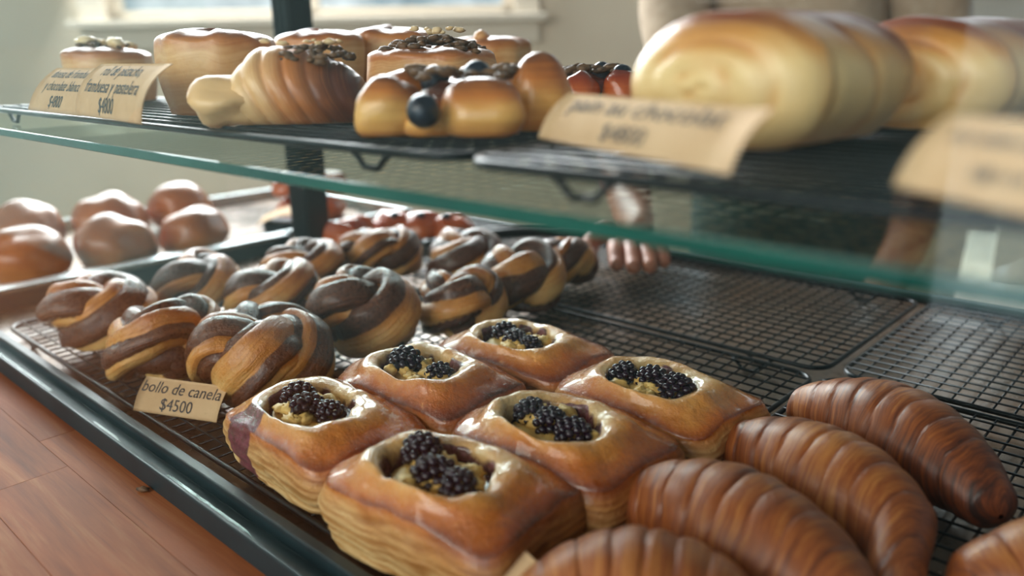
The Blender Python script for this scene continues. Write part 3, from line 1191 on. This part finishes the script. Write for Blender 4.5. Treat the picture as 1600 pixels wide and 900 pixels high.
obj('rolled_dough', swirl_mesh(2), SWIRL, t)
me = MB().blob((-0.021, -0.005, 0.0105), (0.020, 0.025, 0.0115), 3, 0.3, 1.5, 26, 16)
me = pymesh('dough_lip', me.v, me.f, True, {'s': [0.3] * len(me.v), 'bake': [0.06] * len(me.v)})
obj('dough_lip', me, SWIRL, t)
obj('seed_topping', scatter(21, 60, 0.020, 0.017, 0.0325, 0.0020, dome=0.006), SEEDS, t, (0.012, 0, 0))
obj('almond_flakes', scatter(22, 8, 0.018, 0.012, 0.0345, 0.0017), PALESEED, t, (0.008, 0, 0))

# seeded pastry behind it
t = thing('seeded_pastry', 'brown pastry heaped with dark seeds between the swirl pastry and the rolls', 'pastry', W(-1.67, 1.50, SZ), 0.4)
obj('dough', roll_mesh(7.7, 0.034, 0.033, 0.05), SWIRL, t)
obj('seed_topping', scatter(31, 120, 0.030, 0.028, 0.036, 0.0024, dome=0.008), SEEDS, t)
obj('almond_flakes', scatter(32, 7, 0.022, 0.022, 0.040, 0.0022), PALESEED, t)


def lobed(name, label, loc, rot, size, nl, mat, seed, berries, lobes=None):
    t_ = thing(name, label, 'pastry', loc, rot)
    g = random.Random(seed)
    for k in range(nl):
        a = 2 * PI * k / nl + g.uniform(-0.12, 0.12)
        rx, ry, rz = size * g.uniform(0.34, 0.42), size * g.uniform(0.28, 0.34), size * g.uniform(0.30, 0.36)
        cx_, cy_ = size * 0.62 * math.cos(a), size * 0.62 * math.sin(a)
        if lobes:
            lx, ly, wx, wz, a = lobes[k]
            cx_, cy_, rx, ry, rz = lx * size, ly * size, wx * size, wx * size * 0.8, wz * size
        mb = MB().blob((0, 0, 0), (rx, ry, rz), seed + k, 0.18, 1.4, 26, 16)
        z = np.array([v[2] for v in mb.v])
        nv = [(v[0], v[1], max(v[2], -rz * 0.55) + rz * 0.55) for v in mb.v]
        bk = 0.15 + 0.75 * np.clip((z / rz), 0, 1) ** 1.2 + 0.5 * np.clip(-z / rz, 0, 1)
        me_ = pymesh('dough_lobe', nv, mb.f, True, {'s': z * 80, 'bake': np.clip(bk, 0, 1)})
        obj('dough_lobe', me_, mat, t_, (cx_, cy_, 0), (0, 0, a))
    mb = MB().blob((0, 0, size * 0.20), (size * 0.55, size * 0.55, size * 0.28), seed, 0.3, 3, 24, 14)
    me_ = pymesh('fruit_centre', mb.v, mb.f, True, {'s': [1.0] * len(mb.v), 'bake': [0.9] * len(mb.v)})
    obj('fruit_centre', me_, mat, t_)
    for (bx, by, bz) in berries:
        mb = MB().blob((0, 0, 0), 0.0062, int(bx * 50), 0.05, 2, 14, 10)
        obj('blueberry', pymesh('blueberry', mb.v, mb.f), BLUEB, t_, (bx * size, by * size, bz * size))
    obj('nut_topping', scatter(seed + 9, 34, size * 0.55, size * 0.5, size * 0.50, 0.0032), SEEDS, t_)
    return t_


lobed('blueberry_knot', 'knotted blueberry pastry with round golden lobes left of the pain au chocolat card', W(-1.185, 1.15, SZ), math.radians(43), 0.041, 7, KNOB, 5,
      [(-0.33, -0.86, 0.24), (0.12, 0.0, 0.50), (-0.3, 0.1, 0.46)],
      [(-0.70, -0.40, 0.34, 0.34, 0.3), (0.16, -0.58, 0.42, 0.32, -0.1), (0.72, -0.05, 0.36, 0.44, 0.6), (-0.62, 0.35, 0.34, 0.38, 1.2), (0.1, 0.62, 0.4, 0.38, 0.1), (0.62, 0.55, 0.32, 0.4, 2.0), (-0.28, -0.45, 0.30, 0.22, 0.9)])
lobed('blueberry_knot', 'dark glossy blueberry pastry sprinkled with seeds, behind the golden knotted one', W(-1.49, 1.98, SZ), 0.9, 0.034, 6, REDDISH, 8,
      [(0.35, -0.45, 0.46), (0.1, -0.1, 0.5), (0.45, -0.2, 0.44)])

# ---------------------------------------------------------------- price cards


def text_mesh(body, size, xs=0.72):
    cu = bpy.data.curves.new('txt', 'FONT')
    cu.body, cu.size, cu.align_x, cu.align_y = body, size, 'CENTER', 'CENTER'
    cu.fill_mode = 'FRONT'
    cu.resolution_u = 3
    o = bpy.data.objects.new('txt', cu)
    COL.objects.link(o)
    dg = bpy.context.evaluated_depsgraph_get()
    me = bpy.data.meshes.new_from_object(o.evaluated_get(dg))
    bpy.data.objects.remove(o)
    for v in me.vertices:
        v.co.x *= xs
    return me


def card(label, loc, yaw, w, h, lean, lines, curl=0.12, roll=0.0, marks=0):
    """bottom-left corner at loc, bottom edge along yaw, leaning back"""
    t_ = thing('price_card', label, 'card', loc, yaw, 'kraft price cards')
    nx, ny = 10, 12
    ca, sa = math.sin(lean), math.cos(lean)

    def bend(x, y, off=0.0):
        k = y / h
        f = curl * h * (k - 0.5) ** 2 * 4 - curl * h          # bowed sheet
        n = f - off
        return (x, y * ca + (-n) * sa * -1 * -1 * 0 + y * 0 + (f * sa) * -1 * -1 - off * sa * 1.0, y * sa - f * ca + off * ca)
    V = [bend(w * i / nx, h * j / ny) for j in range(ny + 1) for i in range(nx + 1)]
    V2 = [bend(w * i / nx, h * j / ny, -0.0004) for j in range(ny + 1) for i in range(nx + 1)]
    n1 = len(V)
    F = grid_faces(ny + 1, nx + 1, False, False, 0, True) + grid_faces(ny + 1, nx + 1, False, False, n1)
    edge = [i for i in range(nx + 1)] + [j * (nx + 1) + nx for j in range(1, ny + 1)] + [ny * (nx + 1) + i for i in range(nx - 1, -1, -1)] + [j * (nx + 1) for j in range(ny - 1, 0, -1)]
    for a_, b_ in zip(edge, edge[1:] + edge[:1]):
        F.append((a_, b_, n1 + b_, n1 + a_))
    obj('sheet', pymesh('sheet', V + V2, F, True), PAPER, t_)
    for body, cy, size, xs in lines:
        me = text_mesh(body, size, xs)
        for v in me.vertices:
            p = bend(w / 2 + v.co.x, h * cy + v.co.y, 0.00025)
            v.co = p
        o = obj('lettering', me, INK, t_)
    if marks:
        g = random.Random(marks)
        mb = MB()
        for cy, x0, x1 in ((0.66, 0.12, 0.92), (0.28, 0.3, 0.7)):
            x = x0
            while x < x1:
                o0 = len(mb.v)
                ww, hh = 0.012, g.uniform(0.09, 0.16)
                for dx, dy in ((0, -hh / 2), (ww, -hh / 2), (ww, hh / 2), (0, hh / 2)):
                    mb.v.append(bend(w * (x + dx), h * (cy + dy), 0.00025))
                mb.f.append((o0, o0 + 1, o0 + 2, o0 + 3))
                x += g.uniform(0.02, 0.04)
        obj('faded_print', pymesh('faded_print', mb.v, mb.f), INK, t_)
    return t_


D = math.radians
card('kraft price card for bollo de canela standing in the lower tray by the rail', W(-2.31, 0.838, 0.004), D(24.4), 0.0585, 0.0215, D(42),
     [('bollo de canela', 0.70, 0.0102, 0.90), ('$4500', 0.25, 0.0098, 0.92)], 0.08)
k = 0.14 / 0.12
card('leftmost kraft card on the glass shelf, partly covered by the pistachio card', W(-2.295 * k, 0.70 * k, 0.86), D(-2), 0.088, 0.030, D(40),
     [('danesa de frambuesa', 0.80, 0.0095, 0.82), ('y chocolate blanco', 0.50, 0.0095, 0.82), ('$4800', 0.18, 0.0095, 0.85)], 0.10)
card('kraft card for roll de pistacho on the left of the glass shelf', W(-1.956 * k, 0.690 * k, 0.862), D(-5), 0.098, 0.030, D(34),
     [('roll de pistacho,', 0.80, 0.0102, 0.86), ('frambuesa y pastelera', 0.48, 0.0102, 0.86), ('$4800', 0.17, 0.0102, 0.85)], 0.14)
card('large blurred kraft card for pain au chocolat at the front of the glass shelf', W(-0.769 * k, 0.888 * k, 0.86), D(-22.6), 0.098, 0.0185, D(40),
     [('pain au chocolat', 0.72, 0.0088, 1.32), ('$4800', 0.26, 0.0072, 1.25)], 0.10)
card('out-of-focus kraft card at the right edge of the glass shelf', W(-0.235 * k, 0.75 * k, 0.86), D(-33.8), 0.060, 0.0185, D(40), [], 0.10, marks=5)
card('blank corner of a kraft card poking up at the bottom edge beside the front pastry', W(-0.862, 0.862, 0.088), D(15), 0.028, 0.018, D(30), [], 0.05).rotation_euler = (0, D(35), D(15))

# ---------------------------------------------------------------- things left of and behind the case
tray = thing('baking_tray', 'dark baking tray of shiny buns on the far side of the side glass', 'tray', W(-4.75, 2.0, CT))
m = MB().box((-0.14, -0.25, 0.0), (0.14, 0.27, 0.006))
m.build('tray_floor', PLATE, tray)
m = MB()
for lo, hi in (((-0.147, -0.257, 0), (-0.14, 0.277, 0.02)), ((0.14, -0.257, 0), (0.147, 0.277, 0.02)), ((-0.14, -0.257, 0), (0.14, -0.25, 0.02)), ((-0.14, 0.27, 0), (0.14, 0.277, 0.02))):
    m.box(lo, hi)
m.build('tray_rim', SILVER, tray, bevel=0.001)


def round_mesh(seed, r, h):
    mb = MB().blob((0, 0, 0), (r, r * 0.94, h * 0.62), seed, 0.15, 1.5, 40, 26)
    z = np.array([v[2] for v in mb.v])
    nv = [(v[0], v[1], max(v[2], -h * 0.38) + h * 0.38) for v in mb.v]
    return pymesh('round_bun', nv, mb.f, True, {'s': z * 60, 'bake': np.clip(0.45 + 0.4 * z / h, 0, 1)})


for i, (x, y, r, h, lab) in enumerate([
        (-4.33, 1.20, 0.040, 0.052, 'shiny round bun at the left picture edge, front row behind the side glass'),
        (-4.27, 1.60, 0.039, 0.052, 'shiny round bun with a white glare, middle of the front row behind the side glass'),
        (-4.25, 2.02, 0.038, 0.050, 'shiny round bun with a white glare nearest the black post, behind the side glass'),
        (-5.02, 1.42, 0.040, 0.056, 'dull round bun in the back row at the far left, behind the side glass'),
        (-4.93, 1.84, 0.040, 0.056, 'dull round bun in the middle of the back row behind the side glass'),
        (-4.93, 2.27, 0.038, 0.056, 'dull round bun at the right end of the back row behind the side glass')]):
    o = obj('round_bun', round_mesh(i + 1, r, h), ROUND, None, W(x, y, CT) + Vector((0, 0, 0.0062)), (0, 0, i))
    tag(o, lab, 'bun', 'shiny round buns in the neighbouring tray')


def strip_pastry(label, loc, rot, length, berries, z=0):
    t_ = thing('fruit_pastry', label, 'pastry', loc, rot, 'red glazed fruit pastries at the back')
    n = 3
    for k_ in range(n):
        x = (k_ - (n - 1) / 2) * length / n
        mb = MB().blob((0, 0, 0), (length / n * 0.72, 0.024, 0.020), k_ + int(length * 100), 0.25, 1.6, 22, 14)
        zz = np.array([v[2] for v in mb.v])
        nv = [(v[0], v[1], max(v[2], -0.008) + 0.008) for v in mb.v]
        obj('dough_lobe', pymesh('dough_lobe', nv, mb.f, True, {'s': zz * 100, 'bake': np.clip(0.15 + zz * 18, 0, 1)}), REDDISH, t_, (x, 0, 0))
    for k_ in range(berries):
        mb = MB().blob((0, 0, 0), 0.006, k_, 0.05, 2, 12, 8)
        obj('blueberry', pymesh('blueberry', mb.v, mb.f), BLUEB, t_, ((k_ - berries / 2 + 0.5) * length / (berries + 0.5), -0.010, 0.022))
    return t_


strip_pastry('long red-glazed blueberry pastry on the small rack just right of the post', W(-3.45, 2.98, 0.001), D(32), 0.105, 3)
strip_pastry('reddish pastry half hidden behind the black post, low on the rack', W(-3.57, 2.56, 0.001), D(100), 0.05, 0)
for i, (x, y, z, lab) in enumerate([(-4.6, 3.0, 0.0, 'lower reddish pastry of the two stacked behind the folded card'), (-4.62, 3.02, 0.155, 'upper reddish pastry of the two stacked behind the folded card')]):
    base = W(x, y, CT) + Vector((0, 0, 0.0062 + z * U))
    strip_pastry(lab, base, D(20 + 40 * i), 0.085, 0)
# folded kraft card
t = thing('folded_card', 'bent blank kraft card lying by the foot of the black post', 'card', W(-4.18, 2.55, CT) + Vector((0, 0, 0.0065)), D(48))
P = [(x * 0.0045 - 0.036, y * 0.009, 0.013 + 0.012 * math.sin(PI * x / 16) + 0.0005 * y + s_) for s_ in (0, -0.0005) for x in range(17) for y in range(6)]
obj('sheet', pymesh('sheet', P, grid_faces(17, 6, False, False) + grid_faces(17, 6, False, False, 102, True)), PAPER, t)
m = MB().box((-0.03, 0.01, 0.0), (0.03, 0.04, 0.014))
m.build('card_stand', POST, t)

# black tongs lying on the rear rack
t = thing('serving_tongs', 'black serving tongs lying on the rear rack behind the buns', 'tongs', W(-2.92, 3.12, 0.001), D(62))
for sy in (-1, 1):
    path, rad = [], []
    for k_ in range(14):
        u = k_ / 13
        path.append((-0.085 + 0.17 * u, sy * (0.003 + 0.015 * u ** 1.3), 0.007 + 0.006 * math.sin(PI * u)))
        rad.append(0.004 + 0.002 * math.sin(PI * u) + (0.003 if u > 0.8 else 0))
    MB().tube(path, rad, 8).build('arm', TONGM, t, True)
MB().tube([(-0.087, -0.006, 0.008), (-0.092, 0, 0.008), (-0.087, 0.006, 0.008)], 0.004, 8).build('hinge', TONGM, t, True)

# back counter with boxes on the right
bc = thing('back_counter', 'cream work counter behind the shop assistant', 'counter', Vector((0.04, 1.62, 0)), D(12))
MB().box((-0.38, -0.26, 0.0), (0.75, 0.28, 0.80)).build('cabinet_body', CABM, bc)
MB().box((-0.40, -0.28, 0.80), (0.77, 0.30, 0.835)).build('worktop', WHITEBOX, bc, bevel=0.003)


def pbox(label, loc, rz, sx, sy, sz, mat, lid=True):
    t_ = thing('paper_box', label, 'box', loc, rz, 'boxes on the back counter')
    MB().box((-sx / 2, -sy / 2, 0), (sx / 2, sy / 2, sz * 0.78)).build('box_body', mat, t_, bevel=0.001)
    MB().box((-sx / 2 - 0.002, -sy / 2 - 0.002, sz * 0.78), (sx / 2 + 0.002, sy / 2 + 0.002, sz)).build('lid', mat, t_, bevel=0.001)
    return t_


pbox('tall cream cardboard box on the back counter next to the apron', Vector((-0.22, 1.49, 0.836)), D(12), 0.15, 0.14, 0.22, WHITEBOX)
pbox('wide white cake box in the middle of the back counter', Vector((-0.02, 1.58, 0.836)), D(5), 0.22, 0.18, 0.15, WHITEBOX)
pbox('small kraft box lying on top of the white cake box', Vector((-0.01, 1.57, 0.9862)), D(25), 0.09, 0.07, 0.05, KRAFTBOX)
pbox('kraft box at the right end of the back counter', Vector((0.24, 1.64, 0.836)), D(20), 0.2, 0.2, 0.19, KRAFTBOX)

# dark crumb on the counter
mb = MB().blob((0, 0, 0.0012), (0.0034, 0.0016, 0.0014), 4, 0.5, 2, 12, 8)
o = obj('crumb', pymesh('crumb', mb.v, mb.f), SEEDS, None, W(-1.95, 0.70, CT) + Vector((0, 0, 0.0002)), (0, 0, 0.5))
tag(o, 'tiny dark crumb on the wooden counter against the rail', 'crumb')

# ---------------------------------------------------------------- shop assistant


def skin_obj(name, verts, edges, radii, mat, parent, root=0, sub=2):
    me = bpy.data.meshes.new(name)
    me.from_pydata([tuple(v) for v in verts], edges, [])
    o = obj(name, me, mat, parent)
    bm_ = o.modifiers.new('skin', 'SKIN')
    bm_.use_smooth_shade = True
    sl_ = me.skin_vertices[0].data
    for i_, r_ in enumerate(radii):
        sl_[i_].radius = r_ if hasattr(r_, '__len__') else (r_, r_)
        sl_[i_].use_root = (i_ == root)
    s_ = o.modifiers.new('sub', 'SUBSURF')
    s_.levels = s_.render_levels = sub
    return o


PB = Vector((-0.515, 1.16, 0.0))
person = thing('person', 'shop assistant in a beige shirt and dark green apron reaching a hand into the case', 'person', PB)


def pl(x, y, z):
    return Vector((x, y, z)) - PB


hips = (0.0, 0.03, 0.93)
V, E, Rr = [], [], []


def av(p, r, par=None):
    V.append(p)
    Rr.append(r)
    if par is not None:
        E.append((par, len(V) - 1))
    return len(V) - 1


i0 = av(hips, (0.11, 0.09))
i1 = av((0, 0.02, 1.08), (0.10, 0.085), i0)
i2 = av((0, 0.0, 1.25), (0.11, 0.09), i1)
i3 = av((0, -0.02, 1.38), (0.12, 0.085), i2)
i4 = av((0, -0.03, 1.46), 0.05, i3)
i5 = av((0, -0.045, 1.54), 0.05, i4)
i6 = av((0, -0.06, 1.60), (0.075, 0.085), i5)
i7 = av((0, -0.055, 1.67), (0.078, 0.092), i6)
i8 = av((0, -0.05, 1.73), (0.055, 0.065), i7)
# reaching arm (the assistant's right, on the picture's left)
hand_w = pl(-0.452, 0.668, 1.040)
a1 = av((-0.14, -0.04, 1.39), 0.05, i3)
a2 = av((-0.135, -0.12, 1.26), 0.042, a1)
a3 = av(tuple(pl(-0.585, 0.965, 1.155)), 0.037, a2)
a4 = av(tuple(pl(-0.54, 0.765, 1.085)), 0.034, a3)
a5 = av(tuple(hand_w), (0.024, 0.02), a4)
a6 = av(tuple(pl(-0.435, 0.648, 1.028)), (0.032, 0.016), a5)
a7 = av(tuple(pl(-0.418, 0.627, 1.020)), (0.030, 0.014), a6)
# resting arm
b1 = av((0.14, -0.02, 1.39), 0.05, i3)
b2 = av((0.165, 0.05, 1.22), 0.042, b1)
b3 = av((0.175, 0.03, 1.10), 0.036, b2)
b4 = av((0.20, -0.06, 0.96), 0.030, b3)
b5 = av((0.18, -0.09, 0.89), 0.028, b4)
b6 = av((0.17, -0.11, 0.83), (0.03, 0.016), b5)
# legs
for sx in (-1, 1):
    l1 = av((sx * 0.09, 0.03, 0.82), 0.085, i0)
    l2 = av((sx * 0.095, 0.02, 0.50), 0.058, l1)
    l3 = av((sx * 0.095, 0.05, 0.28), 0.052, l2)
    l4 = av((sx * 0.095, 0.06, 0.09), 0.04, l3)
    l5 = av((sx * 0.10, -0.03, 0.045), (0.042, 0.035), l4)
    l6 = av((sx * 0.10, -0.11, 0.04), (0.04, 0.03), l5)
skin_obj('body', V, E, Rr, SKIN, person)
# fingers
hd = Vector((0.62, -0.78, -0.28)).normalized()
sd = Vector((0.78, 0.62, 0.0)).normalized()
tip0 = pl(-0.418, 0.627, 1.020)
for k_, (off, ln, r_) in enumerate(((-0.022, 0.058, 0.0085), (-0.0075, 0.068, 0.009), (0.0075, 0.066, 0.009), (0.021, 0.052, 0.0078))):
    p0 = tip0 + sd * off - hd * 0.012
    p1 = p0 + hd * ln * 0.45 + Vector((0, 0, 0.004))
    p2 = p1 + (hd + Vector((0, 0, -0.25))).normalized() * ln * 0.32
    p3 = p2 + (hd * 0.8 + Vector((0, 0, -0.55))).normalized() * ln * 0.24
    q = [p0, p1, p2, p3]
    zf = 1.0115
    q = [Vector((p.x, p.y, max(p.z, zf))) for p in q]
    skin_obj('finger', q, [(0, 1), (1, 2), (2, 3)], [r_, r_, r_ * 0.92, r_ * 0.75], SKIN, person)
p0 = pl(-0.445, 0.655, 1.030) - sd * 0.018
skin_obj('thumb', [p0, p0 - sd * 0.022 + hd * 0.020, p0 - sd * 0.026 + hd * 0.045 + Vector((0, 0, -0.008))], [(0, 1), (1, 2)], [0.012, 0.0105, 0.008], SKIN, person)
# clothing
V, E, Rr = [], [], []
i0 = av((0, 0.03, 0.90), (0.13, 0.11))
i1 = av((0, 0.02, 1.06), (0.12, 0.105), i0)
i2 = av((0, 0.0, 1.25), (0.13, 0.108), i1)
i3 = av((0, -0.015, 1.38), (0.135, 0.10), i2)
i4 = av((0, -0.025, 1.45), (0.07, 0.065), i3)
a1 = av((-0.14, -0.04, 1.385), 0.064, i3)
a2 = av((-0.135, -0.12, 1.26), 0.055, a1)
a3 = av(tuple(pl(-0.587, 0.98, 1.175)), 0.048, a2)
b1 = av((0.14, -0.02, 1.385), 0.064, i3)
b2 = av((0.165, 0.05, 1.22), 0.052, b1)
b3 = av((0.175, 0.03, 1.12), 0.046, b2)
skin_obj('shirt', V, E, Rr, SHIRT, person)
V, E, Rr = [], [], []
i0 = av((0, 0.035, 0.97), (0.135, 0.115))
i1 = av((0, 0.03, 0.86), (0.135, 0.12), i0)
for sx in (-1, 1):
    l1 = av((sx * 0.095, 0.03, 0.74), 0.095, i1)
    l2 = av((sx * 0.10, 0.02, 0.48), 0.078, l1)
    l3 = av((sx * 0.10, 0.05, 0.12), 0.068, l2)
skin_obj('trousers', V, E, Rr, TROUSER, person)
# apron: a half-wrap panel standing just clear of the clothes
P = []
for off in (0.0, 0.003):
    for j in range(15):
        z = 1.075 - 0.60 * j / 14
        for i_ in range(25):
            an = PI + PI * (i_ / 24) * 1.12 - 0.06 * PI
            wob = 0.006 * math.sin(i_ * 1.1) * (j / 14)
            P.append(((0.152 + off + wob) * math.cos(an), 0.03 + (0.142 + off + wob) * math.sin(an), z))
obj('apron', pymesh('apron', P, grid_faces(15, 25, False, False) + grid_faces(15, 25, False, False, 375, True)), APRON, person)
# head details
hc = Vector((0, -0.06, 1.625))
mb = MB()
for i_ in range(15):
    th = PI * 0.62 * i_ / 14
    for j in range(28):
        ph = 2 * PI * j / 28
        d = Vector((math.sin(th) * math.cos(ph), math.sin(th) * math.sin(ph), math.cos(th)))
        kk = 1.0 if d.y > -0.35 or d.z > 0.45 else 0.8
        mb.v.append((d.x * 0.094 * kk, -0.045 + d.y * 0.112 * kk, 1.655 + d.z * 0.118 * kk))
mb.f = grid_faces(15, 28, False, True)
obj('hair', pymesh('hair', mb.v, mb.f), HAIR, person)
for sx in (-1, 1):
    mb = MB().blob((sx * 0.033, -0.135, 1.635), (0.012, 0.008, 0.007), 1, 0, 1, 12, 8)
    obj('eye', pymesh('eye', mb.v, mb.f), WHITEBOX, person)
    mb = MB().blob((sx * 0.082, -0.055, 1.62), (0.008, 0.018, 0.030), 1, 0.1, 1, 12, 8)
    obj('ear', pymesh('ear', mb.v, mb.f), SKIN, person)
mb = MB().blob((0, -0.148, 1.605), (0.013, 0.016, 0.024), 1, 0.05, 1, 12, 8)
obj('nose', pymesh('nose', mb.v, mb.f), SKIN, person)
mb = MB().blob((0, -0.132, 1.565), (0.024, 0.008, 0.007), 1, 0.0, 1, 12, 8)
obj('mouth', pymesh('mouth', mb.v, mb.f), REDDISH, person)

# ---------------------------------------------------------------- pendant lamps over the customers' side of the counter
BULB = NT('warm_bulb')
BULB.set(Base_Color='#fff0d8', Emission_Color=BULB.ramp(BULB.noise(BULB.coord(), 5), [(0.3, '#ffb565'), (0.7, '#ffc98a')]))
BULB.b.inputs['Emission Strength'].default_value = 25
for i, (x, y, lab) in enumerate([(-0.95, -0.35, 'left black pendant lamp with a warm bulb over the counter front'),
                                 (-0.25, -0.45, 'middle black pendant lamp with a warm bulb over the counter front'),
                                 (0.45, -0.35, 'right black pendant lamp with a warm bulb over the counter front')]):
    t = thing('pendant_lamp', lab, 'lamp', Vector((x, y, 1.92)), 0, 'pendant lamps over the counter')
    MB().tube([(0, 0, 0.10), (0, 0, 0.95)], 0.003, 6).build('cord', POST, t)
    prof_ = [(0.018, 0.11), (0.022, 0.085), (0.06, 0.05), (0.10, 0.0), (0.096, 0.0), (0.057, 0.046), (0.018, 0.08)]
    P = [(r_ * math.cos(2 * PI * j / 28), r_ * math.sin(2 * PI * j / 28), z_) for r_, z_ in prof_ for j in range(28)]
    obj('lamp_shade', pymesh('lamp_shade', P, grid_faces(len(prof_), 28, False, True)), POST, t)
    mb = MB().blob((0, 0, 0.012), (0.026, 0.026, 0.032), 1, 0, 1, 16, 12)
    obj('bulb', pymesh('bulb', mb.v, mb.f), BULB.m, t)
